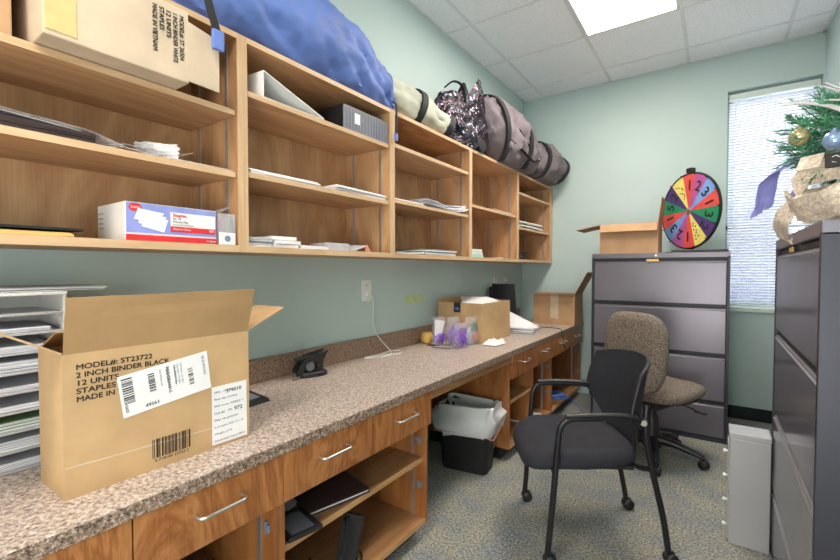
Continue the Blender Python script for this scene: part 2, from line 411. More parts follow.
# blinds hung inside the recess
bl = thing('window_blind', 'white horizontal slatted blind hanging in the window recess', 'blind', ((WX0+WX1)/2, YB+.07, WZ0))
b = MB(); z = WZ0+.04
while z < WZ1-.07:
    c, s_ = math.cos(R(18)), math.sin(R(18)); T = Matrix.Translation((0, YB+.07, z)) @ Matrix.Rotation(R(-22), 4, 'X')
    b.box(WX0+.012, WX1-.006, -.0125, .0125, -.0005, .0005, T=T); z += .0215
b.build('slat', 'slat', bl)
MB().box(WX0+.006, WX1-.004, YB+.052, YB+.092, WZ1-.055, WZ1-.012, .004).build('head_rail', 'trim', bl)
MB().box(WX0+.012, WX1-.006, YB+.057, YB+.083, WZ0+.004, WZ0+.022, .003).build('bottom_rail', 'trim', bl)
for x in (WX0+.09, (WX0+WX1)/2, WX1-.09): MB().cyl((x, YB+.056, WZ0+.02), (x, YB+.056, WZ1-.05), .0012, 6).build('ladder_cord', 'whitep', bl)
MB().cyl((WX0+.05, YB+.045, 1.55), (WX0+.05, YB+.045, WZ1-.05), .003, 8).build('tilt_wand', 'whitep', bl)
# outside
MB().box(-3, 5, 4.6, 14, -.5, -.4).build('outside_ground', 'ground', kind='structure')
MB().box(-2.4, .66, 6.0, 6.4, -.4, 4.5).build('outside_wall', 'ext', kind='structure')
MB().box(-2.4, 3.0, 5.6, 6.4, 2.92, 3.2).build('outside_soffit', 'ext', kind='structure')
# ceiling lights
def troffer(x0, x1, y0, y1, label):
    t = thing('ceiling_light', label, 'ceiling light', ((x0+x1)/2, (y0+y1)/2, ZC-.012), 0, 'recessed ceiling lights')
    b = MB(); e = .016
    b.box(x0, x0+e, y0, y1, ZC-.012, ZC).box(x1-e, x1, y0, y1, ZC-.012, ZC).box(x0+e, x1-e, y0, y0+e, ZC-.012, ZC).box(x0+e, x1-e, y1-e, y1, ZC-.012, ZC)
    b.build('frame', 'whitep', t); MB().box(x0+e, x1-e, y0+e, y1-e, ZC-.009, ZC-.003).build('diffuser', 'lamp', t)
troffer(-.768, -.211, 1.984, 3.146, 'lit square-cornered recessed light panel in the tiled ceiling')
troffer(-.768, -.211, -.96, .198, 'second lit panel in the ceiling behind the camera')

# ------------------------------------------------------------- upper shelving
UXF, UXB, UZ0, UZ1 = -1.28, XL, 1.265, 1.972
def standard(b, x, y, z0, z1, sgn): b.box(x-.007, x+.007, y, y+sgn*.003, z0, z1)
def upper(y0, y1, shelves, label, endw=.018, el=None):
    t = thing('wall_shelving_unit', label, 'shelving unit', ((UXF+UXB)/2, (y0+y1)/2, UZ0), 0, None)
    b = MB(); b.box(UXB, UXF, y0, y0+.018, UZ0, UZ1, .0015); b.build('side_panel', 'up_z', t)
    b = MB(); b.box(UXB, UXF, y1-endw, y1, UZ0, UZ1, .0015); b.build('side_panel', 'up_z', t)
    MB().box(UXB, UXB+.006, y0+.018, y1-endw, UZ0, UZ1).build('back_panel', 'up_z', t)
    MB().box(UXB+.006, UXF, y0+.018, y1-endw, UZ1-.018, UZ1, .0015).build('top_panel', 'up_y', t)
    MB().box(UXB+.006, UXF, y0+.018, y1-endw, UZ0, UZ0+.022, .0015).build('bottom_panel', 'up_y', t)
    MB().box(UXF-.0002, UXF+.0015, y0, y0+.018, UZ0, UZ1).build('edge_band', 'edge_z', t); MB().box(UXF-.0002, UXF+.0015, y1-endw, y1, UZ0, UZ1).build('edge_band', 'edge_z', t)
    MB().box(UXF-.0002, UXF+.0012, y0+.018, y1-endw, UZ1-.018, UZ1).build('edge_band', 'edge_y', t); MB().box(UXF-.0002, UXF+.0012, y0+.018, y1-endw, UZ0, UZ0+.022).build('edge_band', 'edge_y', t)
    for z in shelves:
        s = MB().box(UXB+.01, UXF-.006, y0+.023, y1-endw-.005, z-.018, z, .0015).build('shelf', 'up_y', t)
        MB().box(UXF-.0062, UXF-.0045, y0+.023, y1-endw-.005, z-.018, z).build('front_edge', 'edge_y', s)
    for x in (UXF-.06, UXB+.06):
        b = MB(); standard(b, x, y0+.018, UZ0+.022, UZ1-.018, 1); b.build('shelf_standard', 'steel', t)
        b = MB(); standard(b, x, y1-endw, UZ0+.022, UZ1-.018, -1); b.build('shelf_standard', 'steel', t)
upper(-.30, .8175, [1.525, 1.725], 'nearest maple wall shelving bay, the one holding the large cardboard box')
upper(.8175, 1.6025, [1.535, 1.802], 'maple wall shelving bay under the blue bag, with two lever binders inside')
upper(1.6025, 2.395, [1.551, 1.819], 'maple wall shelving bay with flimsy papers, right of the bay under the blue bag')
upper(2.395, 3.1775, [1.626], 'maple wall shelving bay with only one inner shelf')
upper(3.1775, 4.03, [1.545, 1.821], 'last maple wall shelving bay, against the far wall', .075)

# ------------------------------------------------------------- base cabinets and worktop
CT = .735; BXF = -.9875; DZ0, DZ1 = .564, .7005; KZ = .141
def hinge(parent, x, y, z, sg):
    b = MB(); b.box(x-.016, x+.012, y, y+sg*.005, z-.005, z+.005, .001).box(x-.005, x+.005, y, y+sg*.009, z-.018, z+.018, .002).cyl((x+.010, y+sg*.003, z-.010), (x+.010, y+sg*.003, z+.010), .0045, 10)
    b.build('hinge', 'smoke', parent)
def drawer(parent, y0, y1):
    d = MB().box(BXF+.001, BXF+.020, y0+.0015, y1-.0015, DZ0, DZ1, .0015).build('drawer', 'low_z', parent)
    b = MB(); q0, q1 = y0+.02, y1-.02
    b.box(BXF-.45, BXF, q0, q1, DZ0+.02, DZ0+.028).box(BXF-.45, BXF, q0, q0+.01, DZ0+.02, DZ1-.03).box(BXF-.45, BXF, q1-.01, q1, DZ0+.02, DZ1-.03).box(BXF-.45, BXF-.44, q0, q1, DZ0+.02, DZ1-.03)
    b.build('drawer_box', 'low_y', d)
    yc = (y0+y1)/2; z = .645; x = BXF+.020; hw = .058
    MB().tube(spline([(x, yc-hw, z), (x+.018, yc-hw, z), (x+.027, yc-hw+.008, z), (x+.028, yc-hw+.02, z), (x+.028, yc+hw-.02, z), (x+.027, yc+hw-.008, z), (x+.018, yc+hw, z), (x, yc+hw, z)], 5), .0042, 10).build('handle', 'chrome', d, smooth=60)
def base(y0, y1, nd, label, parts=(), shelves=(), left_open=False):
    t = thing('base_cabinet', label, 'cabinet', ((BXF-.5)/1.0+.2, (y0+y1)/2, 0))
    zt = CT-.034
    MB().box(XL+.02, BXF, y0, y0+.018, KZ, zt, .0015).build('side_panel', 'low_p', t)
    MB().box(XL+.02, BXF, y1-.018, y1, KZ, zt, .0015).build('side_panel', 'low_p', t)
    MB().box(XL+.005, XL+.02, y0, y1, KZ, zt).build('back_panel', 'low_y', t)
    MB().box(XL+.02, BXF, y0+.018, y1-.018, KZ, KZ+.022, .0015).build('bottom_panel', 'low_y', t)
    MB().box(BXF-.0002, BXF+.0015, y0+.018, y1-.018, KZ, KZ+.022).build('edge_band', 'lowedge', t)
    MB().box(XL+.02, BXF-.06, y0+.01, y1-.002, FZ, KZ).build('toe_kick', 'teal', t)
    for p in parts: MB().box(XL+.02, BXF, p-.009, p+.009, KZ+.022, zt, .0015).build('partition', 'low_p', t)
    ys = [y0]+list(parts)+[y1]
    for (a, c, z) in shelves:
        s = MB().box(XL+.02, BXF-.012, a, c, z-.02, z, .0015).build('shelf', 'low_y', t)
        MB().box(BXF-.0122, BXF-.010, a, c, z-.02, z).build('front_edge', 'lowedge', s)
    MB().box(BXF-.06, BXF-.002, y0+.018, y1-.018, zt-.02, zt-.002).build('top_rail', 'low_y', t)
    wd = (y1-y0)/nd
    for i in range(nd): drawer(t, y0+i*wd, y0+(i+1)*wd)
    for z in (.30, .49):
        hinge(t, BXF-.03, y1-.018, z, -1)
        if z > .4: hinge(t, BXF-.03, y0+.018, z, 1)
    for sd, yy in ((1, y0+.018), (-1, y1-.018)):
        b = MB(); standard(b, BXF-.065, yy, KZ+.022, DZ0+.02, sd); b.build('shelf_standard', 'steel', t)
    return t
base(-.372, .731, 3, 'nearest stained maple base cabinet, under the big printed cardboard box', (.335,), [(.345, .712, .29)])
base(.731, 1.471, 2, 'open-front base cabinet with a dark folder on its shelf, left of the wastebasket', (), [(.75, 1.452, .421)])
base(2.331, 3.117, 2, 'open-front base cabinet right of the wastebasket, behind the black chair', (2.73,), [(2.35, 2.72, .421)])
base(3.117, 3.918, 2, 'last base cabinet by the filing cabinet, blue cables lying inside')
ct = thing('worktop', 'long speckled brown laminate worktop running along the left wall', 'countertop', (-1.27, 1.9, CT-.034))
MB().box(XL+.002, -.967, -.42, 3.935, CT-.034, CT, .003).build('slab', 'lam', ct)
MB().box(-.968, -.9655, -.42, 3.935, CT-.0335, CT-.003).build('front_edge', 'lamedge', ct)
MB().box(XL, XL+.02, -.42, 3.935, CT, CT+.10, .003).build('backsplash', 'splash', ct)
MB().box(BXF-.002, BXF+.014, 1.473, 2.329, CT-.072, CT-.034, .001).build('apron', 'low_y', ct)

# ------------------------------------------------------------- filing cabinets
FR = LOOSE
def filing(name, label, rz, loc, wdt, dep, gaps, glossm):
    """local: front at y=0 facing -y, x centred, depth to +y"""
    t = thing(name, label, 'filing cabinet', loc, rz, None)
    H = 1.33; h = wdt/2
    b = MB(); b.box(-h, -h+.018, 0, dep, .0, H-.03, .002).box(h-.018, h, 0, dep, .0, H-.03, .002).box(-h+.018, h-.018, dep-.01, dep, 0, H-.03).box(-h+.018, h-.018, .022, .03, .03, H-.03)
    b.build('case', 'filing_dark', t, local=True)
    MB().box(-h, h, 0, dep, H-.04, H, .004).build('top', 'filing', t, local=True)
    MB().box(-h+.018, h-.018, .004, .03, 0, .03).build('base', 'filing_dark', t, local=True)
    for i in range(4):
        z0, z1 = gaps[i]
        d = MB().box(-h+.02, h-.02, .002, .020, z0, z1-.034, .003).build('drawer', glossm, t, local=True)
        b = MB(); b.prism([(.001, z1-.034), (.006, z1-.030), (.006, z1-.024), (.021, z1-.020), (.021, z1-.036)], -h+.02, h-.02, 'x')
        b.build('pull_lip', 'lip_highlight' if glossm == 'filing_gloss' else 'filing', d, local=True)
        MB().box(-h+.02, h-.02, .012, .021, z1-.02, z1-.006).build('pull_recess', 'black', d, local=True)
        if i in (0,):
            MB().box(-.06, .02, -.001, .0015, z1-.022, z1-.004).build('label_holder', 'manila', d, local=True)
    MB().lathe([(.008, 0), (.008, .004), (0, .005)], n=12, T=Matrix.Translation((.0, 0, H-.02)) @ Matrix.Rotation(R(90), 4, 'X')).build('lock', 'chrome', t, local=True, label='round chrome lock')
    return t
GP = [(.962, 1.288), (.622, .955), (.290, .615), (.035, .283)]
filing('filing_cabinet', 'wide grey four-drawer filing cabinet against the far wall under the prize wheel', 0, (-.367, 3.575, 0), .896, .448, GP, 'filing')
filing('filing_cabinet', 'grey four-drawer filing cabinet along the right wall with the festive arrangement on top', R(-90), (.207, 1.868, 0), .945, .425, GP, 'filing_gloss')
# light grey unit
t = thing('small_drawer_unit', 'small light grey metal drawer unit on the floor beside the right-hand filing cabinet', 'drawer unit', (.13, 2.35, 0))
MB().box(.061, .203, 2.289, 2.41, 0, .47, .004).build('body', 'lightmetal', t)
MB().box(.058, .204, 2.284, 2.414, .470, .497, .004).build('top', 'lightmetal', t)
for z in (.06, .17, .28, .39):
    d = MB().box(.056, .061, 2.297, 2.402, z-.045, z+.05, .001).build('drawer', 'lightmetal', t)
    MB().lathe([(.004, 0), (.005, .006), (.009, .010), (.008, .016), (0, .018)], n=12, T=Matrix.Translation((.056, 2.32, z+.01)) @ Matrix.Rotation(R(-90), 4, 'Y')).build('knob', 'whitep', d, smooth=60)

# ------------------------------------------------------------- chairs
def guest_chair(loc, rz):
    t = thing('guest_chair', 'black armchair with mesh back on casters in the middle of the floor', 'chair', loc, rz)
    # seat: rounded contoured slab
    def outline(k, grow):
        a = 2*math.pi*k/48; ex = 4.6
        cx = math.copysign(abs(math.cos(a))**(2/ex), math.cos(a)); cy = math.copysign(abs(math.sin(a))**(2/ex), math.sin(a))
        hw = .234-.045*(cy < 0)*abs(cy); return cx*(hw+grow), .075+cy*(.243+grow)
    b = MB(); prof = [(-.045, .392), (-.012, .390), (0, .402), (.004, .425), (-.004, .445), (-.022, .458), (-.06, .463)]
    vs = []; n = 48
    for g, z in prof:
        for k in range(n):
            x, y = outline(k, g); zz = z-.028*max(0, (y-.15)/.14)**2*(1 if z > .41 else .8)+.012*(abs(x)/.23)**2*(z > .44)
            vs.append((x, y, zz))
    fs = [(i*n+k, i*n+(k+1) % n, (i+1)*n+(k+1) % n, (i+1)*n+k) for i in range(len(prof)-1) for k in range(n)]+[list(range(n))[::-1]]
    top = len(vs); L = (len(prof)-1)*n
    for s_ in (.75, .45, .2):
        for k in range(n): x, y, z = vs[L+k]; vs.append((x*s_, .062+(y-.062)*s_, z-.006*(1-s_)+(.463-z)*(1-s_)*.6))
    for j in range(3):
        for k in range(n):
            a0 = L+j*n; fs.append((a0+k, a0+(k+1) % n, a0+n+(k+1) % n, a0+n+k))
    vs.append((0, .062, .456)); c = len(vs)-1; a0 = L+3*n
    fs += [(a0+k, a0+(k+1) % n, c) for k in range(n)]
    b.add(vs, fs); b.build('seat', 'blackfab', t, local=True, smooth=70)
    MB().box(-.19, .19, -.13, .23, .378, .394, .006).build('seat_pan', 'black', t, local=True)
    # back: curved shield, wide at shoulder height and narrow at the bottom
    def bk(u, v, off=0):
        z = .42+.40*v; wv = .10+.155*min(1, (v/.5))**.8 if v < .5 else .258-.012*((v-.5)/.5)**2
        s = 2*u-1; x = s*wv; ztop = -.035*abs(s)**2.6*v*v
        y = -.215-.03*v*v+.115*(x/.25)**2+.02*(1-v)+off
        return (x, y, z+ztop)
    MB().grid(lambda u, v: bk(u, v), 20, 20, .014).build('backrest', 'meshfab', t, local=True, smooth=60)
    rim = [bk(0, v) for v in [i/12 for i in range(13)]]+[bk(u, 1) for u in [i/12 for i in range(1, 13)]]+[bk(1, 1-v) for v in [i/12 for i in range(1, 13)]]+[bk(1-u, 0) for u in [i/12 for i in range(1, 12)]]
    MB().tube([(x, y+.006, z) for x, y, z in rim], .009, 8, True).build('back_frame', 'black', t, local=True, smooth=60)
    for s in (-1, 1):
        fl = (s*.2475, .235, .05); at = .612
        arm = spline([fl, (s*.256, .215, .30), (s*.262, .200, .52), (s*.264, .188, .585), (s*.264, .155, at-.002), (s*.263, .10, at+.004), (s*.255, -.05, at+.004), (s*.246, -.135, at-.01)], 7)
        MB().tube(arm, .0125, 12).build('leg', 'frame', t, local=True, smooth=60)
        MB().tube(spline([(s*.264, .17, at+.012), (s*.264, .10, at+.017), (s*.256, -.03, at+.017), (s*.250, -.11, at+.008)], 6), .016, 10, ry=.55).build('armrest', 'black', t, local=True, smooth=60)
        MB().tube(spline([(s*.205, -.262, .05), (s*.212, -.235, .2), (s*.222, -.18, .42), (s*.228, -.155, .56), (s*.222, -.16, .66)], 6), .0125, 12).build('leg', 'frame', t, local=True, smooth=60)
        MB().cyl((s*.215, -.152, at-.008), (s*.262, -.132, at-.012), .012, 14).build('arm_bolt', 'chrome', t, local=True, smooth=60)
        for (x, y) in ((s*.2475, .235), (s*.205, -.262)):
            w_ = MB()
            for q in (-.014, .014): w_.lathe([(.0, -.009), (.022, -.009), (.026, -.004), (.026, .004), (.022, .009), (0, .009)], n=20, T=Matrix.Translation((x+q, y-.01, .026)) @ Matrix.Rotation(R(90), 4, 'Y'))
            cst = w_.build('caster', 'black', t, local=True, smooth=60)
            MB().box(x-.006, x+.006, y-.022, y+.008, .02, .056, .004).build('caster_fork', 'black', cst, local=True)
    MB().tube(spline([(-.222, -.178, .40), (-.12, -.15, .375), (.12, -.15, .375), (.222, -.178, .40)], 6), .011, 10).build('crossbar', 'frame', t, local=True, smooth=60)
    MB().tube(spline([(-.258, .208, .385), (-.1, .2, .375), (.1, .2, .375), (.258, .208, .385)], 6), .011, 10).build('crossbar', 'frame', t, local=True, smooth=60)
guest_chair((-.473, 2.02, 0), R(121.4))
def task_chair(loc, rz):
    t = thing('task_chair', 'brown tweed swivel office chair in front of the far filing cabinet', 'chair', loc, rz)
    n = 44
    def slab(prof, hw, hd, ex, name, mat, T, cup=0):
        vs = []
        for g, z in prof:
            for k in range(n):
                a = 2*math.pi*k/n; cx = math.copysign(abs(math.cos(a))**(2/ex), math.cos(a)); cy = math.copysign(abs(math.sin(a))**(2/ex), math.sin(a))
                x = cx*(hw+g); y = cy*(hd+g); vs.append((x, y, z+cup*(x/hw)**2))
        fs = [(i*n+k, i*n+(k+1) % n, (i+1)*n+(k+1) % n, (i+1)*n+k) for i in range(len(prof)-1) for k in range(n)]+[list(range(n))[::-1]]
        L = (len(prof)-1)*n
        for s_ in (.8, .55, .28):
            for k in range(n):
                x, y, z = vs[L+k]; vs.append((x*s_, y*s_, prof[-1][1]+cup*(x*s_/hw)**2+.004*(1-s_)))
        for j in range(3):
            for k in range(n): a0 = L+j*n; fs.append((a0+k, a0+(k+1) % n, a0+n+(k+1) % n, a0+n+k))
        vs.append((0, 0, prof[-1][1]+.004)); c = len(vs)-1; fs += [(L+3*n+k, L+3*n+(k+1) % n, c) for k in range(n)]
        b = MB(); b.add(vs, fs, T); return b.build(name, mat, t, local=True, smooth=70)
    slab([(-.05, -.03), (-.008, -.03), (0, -.018), (.002, .0), (-.006, .02), (-.028, .032), (-.07, .036)], .240, .225, 3.4, 'seat', 'tweed', Matrix.Translation((0, .05, .435)) @ Matrix.Rotation(R(3), 4, 'X'), .01)
    slab([(-.03, -.045), (-.006, -.043), (0, -.036), (0, -.030)], .225, .215, 2.8, 'seat_shell', 'black', Matrix.Translation((0, .05, .435)), .0)
    T = Matrix.Translation((0, -.225, .70)) @ Matrix.Rotation(R(-6), 4, 'X') @ Matrix.Rotation(R(-90), 4, 'X')
    slab([(-.05, -.028), (-.01, -.028), (0, -.015), (.001, .0), (-.006, .018), (-.028, .028), (-.07, .030)], .205, .245, 3.4, 'backrest', 'tweed', T, .035)
    MB().tube(spline([(0, -.10, .39), (0, -.24, .385), (0, -.285, .45), (0, -.27, .62)], 6), .02, 10, ry=.5).build('back_bracket', 'black', t, local=True, smooth=60)
    MB().box(-.10, .10, -.12, .13, .335, .40, .016).build('mechanism', 'black', t, local=True)
    MB().tube([(.08, .02, .375), (.18, .04, .37), (.27, .05, .352)], .005, 8).build('lever', 'black', t, local=True)
    MB().box(.235, .30, .035, .065, .345, .355, .004).build('lever_paddle', 'black', t, local=True)
    MB().lathe([(.050, .11), (.040, .20), (.034, .27), (.026, .28), (.026, .36)], n=20).build('gas_lift', 'black', t, local=True, smooth=50)
    hub = MB().lathe([(.055, .07), (.058, .12), (.036, .145), (0, .146)], n=20).build('base_hub', 'frame', t, local=True, smooth=50)
    for i in range(5):
        a = R(18)+i*2*math.pi/5; c, s = math.cos(a), math.sin(a)
        MB().tube([(c*.03, s*.03, .118), (c*.12, s*.12, .112), (c*.22, s*.22, .088), (c*.285, s*.285, .066)], [.036, .030, .023, .016], 12, ry=.8).build('leg', 'frame', t, local=True, smooth=50)
        w_ = MB()
        for q in (-.015, .015): w_.lathe([(0, -.010), (.022, -.010), (.027, -.004), (.027, .004), (.022, .010), (0, .010)], n=20, T=Matrix.Translation((c*.285, s*.285, .027)) @ Matrix.Rotation(a+R(70), 4, 'Z') @ Matrix.Translation((q, 0, 0)) @ Matrix.Rotation(R(90), 4, 'Y'))
        cs = w_.build('caster', 'black', t, local=True, smooth=60)
        MB().cyl((c*.285, s*.285, .04), (c*.285, s*.285, .07), .008, 10).build('caster_stem', 'black', cs, local=True)
task_chair((-.325, 3.09, 0), R(-25))

# ------------------------------------------------------------- wastebasket
t = thing('wastebasket', 'black rectangular wastebasket with a white liner under the worktop', 'bin', (-1.235, 2.285, 0), R(0))
def rrect(hx, hy, r, n=6):
    out = []
    for (sx, sy, a0) in ((1, 1, 0), (-1, 1, 90), (-1, -1, 180), (1, -1, 270)):
        for k in range(n+1):
            a = R(a0+90*k/n); out.append((sx*(hx-r)+r*math.cos(a), sy*(hy-r)+r*math.sin(a)))
    return out
TW = Matrix.Translation((-1.235, 2.282, 0)) @ Matrix.Rotation(R(9), 4, 'Z')
def ringloft(b, levels, T, closed_bottom=True, wob=0, seed=0):
    vs = []; n = None
    for (hx, hy, r, z) in levels:
        P = rrect(hx, hy, r, 8); n = len(P)
        for k, (x, y) in enumerate(P):
            w_ = wob*(noise.noise(Vector((x*9+seed, y*9, z*14)))+.7*(.5-2*abs(noise.noise(Vector((x*22+seed, y*22, z*16+x*9))))))*(0.35 if z < .2 else 1); q = Vector((x, y, 0)).normalized()
            vs.append((x+q.x*w_, y+q.y*w_, z+w_*.6))
    fs = [(i*n+k, i*n+(k+1) % n, (i+1)*n+(k+1) % n, (i+1)*n+k) for i in range(len(levels)-1) for k in range(n)]
    if closed_bottom: fs.append(list(range(n))[::-1])
    return b.add(vs, fs, T)
b = MB(); ringloft(b, [(.140, .082, .035, 0), (.142, .084, .035, .02), (.170, .108, .04, .38), (.176, .112, .042, .39), (.172, .108, .04, .393), (.164, .102, .04, .38), (.136, .079, .033, .015)], TW)
b.build('bin_body', 'matteblack', t, smooth=50)
b = MB(); ringloft(b, [(.186, .122, .05, .235), (.194, .130, .052, .27), (.196, .130, .052, .32), (.190, .126, .05, .36), (.184, .120, .046, .395), (.172, .108, .042, .402), (.162, .100, .04, .37), (.154, .094, .036, .25), (.146, .086, .033, .12), (.138, .08, .033, .03)], TW, False, .030, 3)
b.build('bin_liner', 'liner', t, smooth=60)
b = MB(); P = [TW @ Vector((x, y, .236+.012*math.sin(k*.45+2))) for k, (x, y) in enumerate(rrect(.189, .125, .05, 8))]
b.tube(P, .004, 6, True); b.build('drawstring', 'linerhem', t)

# ------------------------------------------------------------- open cartons
FR = BUILT_IN
def carton(name, label, x0, x1, y0, y1, z0, h, flaps, mat='card', cat='box', rz=0, tape=True, T=None):
    t = thing(name, label, cat, ((x0+x1)/2, (y0+y1)/2, z0), rz)
    th = .004; X0, X1, Y0, Y1 = x0-(x0+x1)/2, x1-(x0+x1)/2, y0-(y0+y1)/2, y1-(y0+y1)/2
    b = MB(); b.box(X0, X1, Y0, Y1, 0, th).box(X0, X0+th, Y0, Y1, th, h).box(X1-th, X1, Y0, Y1, th, h).box(X0+th, X1-th, Y0, Y0+th, th, h).box(X0+th, X1-th, Y1-th, Y1, th, h)
    b.build('carton_body', mat, t, local=True)
    for side, ang, ln, *fm in flaps:  # ang: 0 = closed inward, 90 = straight up, 180 = folded level outward
        a = R(ang); c, s = math.cos(a)*ln, math.sin(a)*ln
        if side == '+x': P = [(X1, Y0+.003, h), (X1, Y1-.003, h), (X1-c, Y1-.008, h+s), (X1-c, Y0+.008, h+s)]
        if side == '+x' and fm: P[2] = (X1-c, Y1+.012, h+s); P[3] = (X1-c, Y0+.004, h+s)
        if side == '-x': P = [(X0, Y1-.003, h), (X0, Y0+.003, h), (X0+c, Y0+.008, h+s), (X0+c, Y1-.008, h+s)]
        if side == '+y': P = [(X1-.003, Y1, h), (X0+.003, Y1, h), (X0+.008, Y1-c, h+s), (X1-.008, Y1-c, h+s)]
        if side == '-y': P = [(X0+.003, Y0, h), (X1-.003, Y0, h), (X1-.008, Y0+c, h+s), (X0+.008, Y0+c, h+s)]
        # corrugated flap with a creased hinge
        f = MB()
        def fn(u, v, P=P):
            A = Vector(P[0]).lerp(Vector(P[1]), u); B = Vector(P[3]).lerp(Vector(P[2]), u); q = A.lerp(B, v)
            return q+Vector((.0025*noise.noise(Vector((u*4, v*3, ln*9)))*v,)*3)
        f.grid(fn, 10, 5, .004); f.build('flap', fm[0] if fm else mat, t, local=True)
    return t
c1 = carton('open_carton', 'large open cardboard box with black print and two white labels on the worktop', -1.240, -1.083, .285, .703, CT, .300, [('+x', 98, .118, 'cardin'), ('+y', 157, .14), ('-y', 149.5, .19), ('-x', 25, .10)])
X_ = -1.0828; TY = (0, 1, 0); TZ = (0, 0, 1)
for i, (s, wd) in enumerate([('MODEL#: ST23722', .144), ('2 INCH BINDER BLACK', .183), ('12 UNITS', .073), ('STAPLES', .070), ('MADE IN VIETNAM', .145)]):
    text(c1, s, (X_, .307, 1.001-i*.0168), TY, TZ, wd, .0112, bold=.05)
def sheet(parent, P, t_, mat, name): return MB().slab(P, t_).build(name, mat, parent)
x2 = -1.0818
l1 = sheet(c1, [(x2, .392, .875), (x2, .593, .900), (x2, .582, .998), (x2, .380, .970)], .0008, 'white', 'shipping_label')
l2 = sheet(c1, [(x2, .594, .744), (x2, .695, .742), (x2, .694, .898), (x2, .594, .898)], .0008, 'white', 'packing_label')
# barcodes and small print
x3 = x2+.0006
def bars(parent, O, X, Y, w_, h_, n, mat='ink', seed=1, off=.0003):
    rnd = random.Random(seed); O = Vector(O); X = Vector(X).normalized(); Y = Vector(Y).normalized(); Z = X.cross(Y)*off; p = 0; b = MB()
    ws = [rnd.choice((1, 1, 2, 3)) for _ in range(2*n)]; k = w_/sum(ws)
    for i, q in enumerate(ws):
        if i % 2 == 0:
            A = O+X*p*k; B = O+X*(p+q)*k; b.slab([A, B, B+Y*h_, A+Y*h_], .0004)
        p += q
    b.build('barcode', mat, parent)
bars(c1, (-1.0824, .450, .762), TY, TZ, .090, .045, 22, seed=4)
text(c1, '0 718103 23722 2', (-1.0828, .455, .753), TY, TZ, .078, .006, mat='ink')
d1 = Vector((0, .201, .025)).normalized(); u1 = Vector((0, -.012, .095)).normalized(); O1 = Vector((x3, .392, .875))
def on1(a, b_): return O1+d1*a+u1*b_
bars(l1, on1(.006, .030), u1, -d1, .060, -.022, 18, seed=2)
bars(l1, on1(.060, .040), u1, -d1, .045, -.014, 14, seed=3)
bars(l1, on1(.150, .026), u1, -d1, .042, -.012, 14, seed=5)
text(l1, 'POG-CSU-NH-S', on1(.100, .088), -u1, d1, .064, .008)
for i in range(5): text(l1, 'Order 51078 Ship to: Zone', on1(.086+.008*(i % 2)+.009*i*.9, .086), -u1, d1, .04+.006*(i % 3), .0035, mat='greyink')
for i in range(3): text(l1, 'Carton 12 qty', on1(.118+.008*i, .088), -u1, d1, .05, .004, mat='greyink')
text(l1, '49563', on1(.046, .008), d1, u1, .030, .008); text(l1, '32951', on1(.012, .010), u1, -d1, .018, .006)
text(l1, 'S2900', on1(.188, .09), -u1, d1, .05, .006, mat='greyink')
for i in range(8):
    text(l2, ['UPC:   374010', 'Pack slip number', 'PO num 40020 1', 'Case qty    972', 'Ship via ground', 'Locate 02-11-4', 'Weight: 21 lb', 'Destination Store 0812'][i], (x3, .600, .880-i*.0185), TY, TZ, .050+.02*(i % 3)*.8+(.02 if i == 7 else 0), .0055, mat='greyink')
text(l2, '374010', (x3, .632, .876), TY, TZ, .045, .010); text(l2, '972', (x3, .656, .822), TY, TZ, .024, .011)
MB().slab([(-1.0826, .287, .80), (-1.0826, .701, .785), (-1.0826, .701, .788), (-1.0826, .287, .803)], .0005).build('crease', 'card2', c1)

c2 = carton('open_carton', 'open cardboard box full of papers behind the cellophane gift bags', -1.535, -1.20, 2.42, 2.83, CT, .255, [('-x', 100, .02)], 'card', rz=R(-2))
MB().box(-1.415, -1.365, 2.4175, 2.4195, .925, .990, .0006).build('black_label', 'black', c2, label='black sticker with a blue oval')
MB().lathe([(0, 0), (.013, 0), (.013, .0006), (0, .0006)], n=20, T=Matrix.Translation((-1.39, 2.4172, .950)) @ Matrix.Rotation(R(90), 4, 'X') @ Matrix.Diagonal((1.3, .7, 1, 1))).build('oval_print', 'bluecable', c2)
for x in (-1.268, -1.252):
    b = MB(); b.box(x, x+.005, 2.4178, 2.4192, .935, .958); b.prism([(x-.003, .958), (x+.008, .958), (x+.0025, .968)], 2.4178, 2.4192, 'y'); b.build('arrow_mark', 'ink', c2)
c3 = carton('open_carton', 'cardboard box with a raised flap at the far end of the worktop', -1.32, -.965, 3.645, 3.90, CT, .26, [('-y', 176, .07), ('+x', 118, .21)], 'card3')
FR = LOOSE
c4 = carton('open_carton', 'empty open cardboard box on top of the far filing cabinet', -.762, -.355, 3.60, 3.88, 1.33, .228, [('-y', 237, .075), ('-x', 190, .19), ('+x', 97, .19), ('+y', 130, .03)], 'card3')
FR = BUILT_IN
MB().slab([(-1.17, 3.6435, CT+.05), (-1.10, 3.6435, CT+.05), (-1.10, 3.6435, CT+.26), (-1.17, 3.6435, CT+.26)], .0008).build('packing_tape', 'card2', c3)

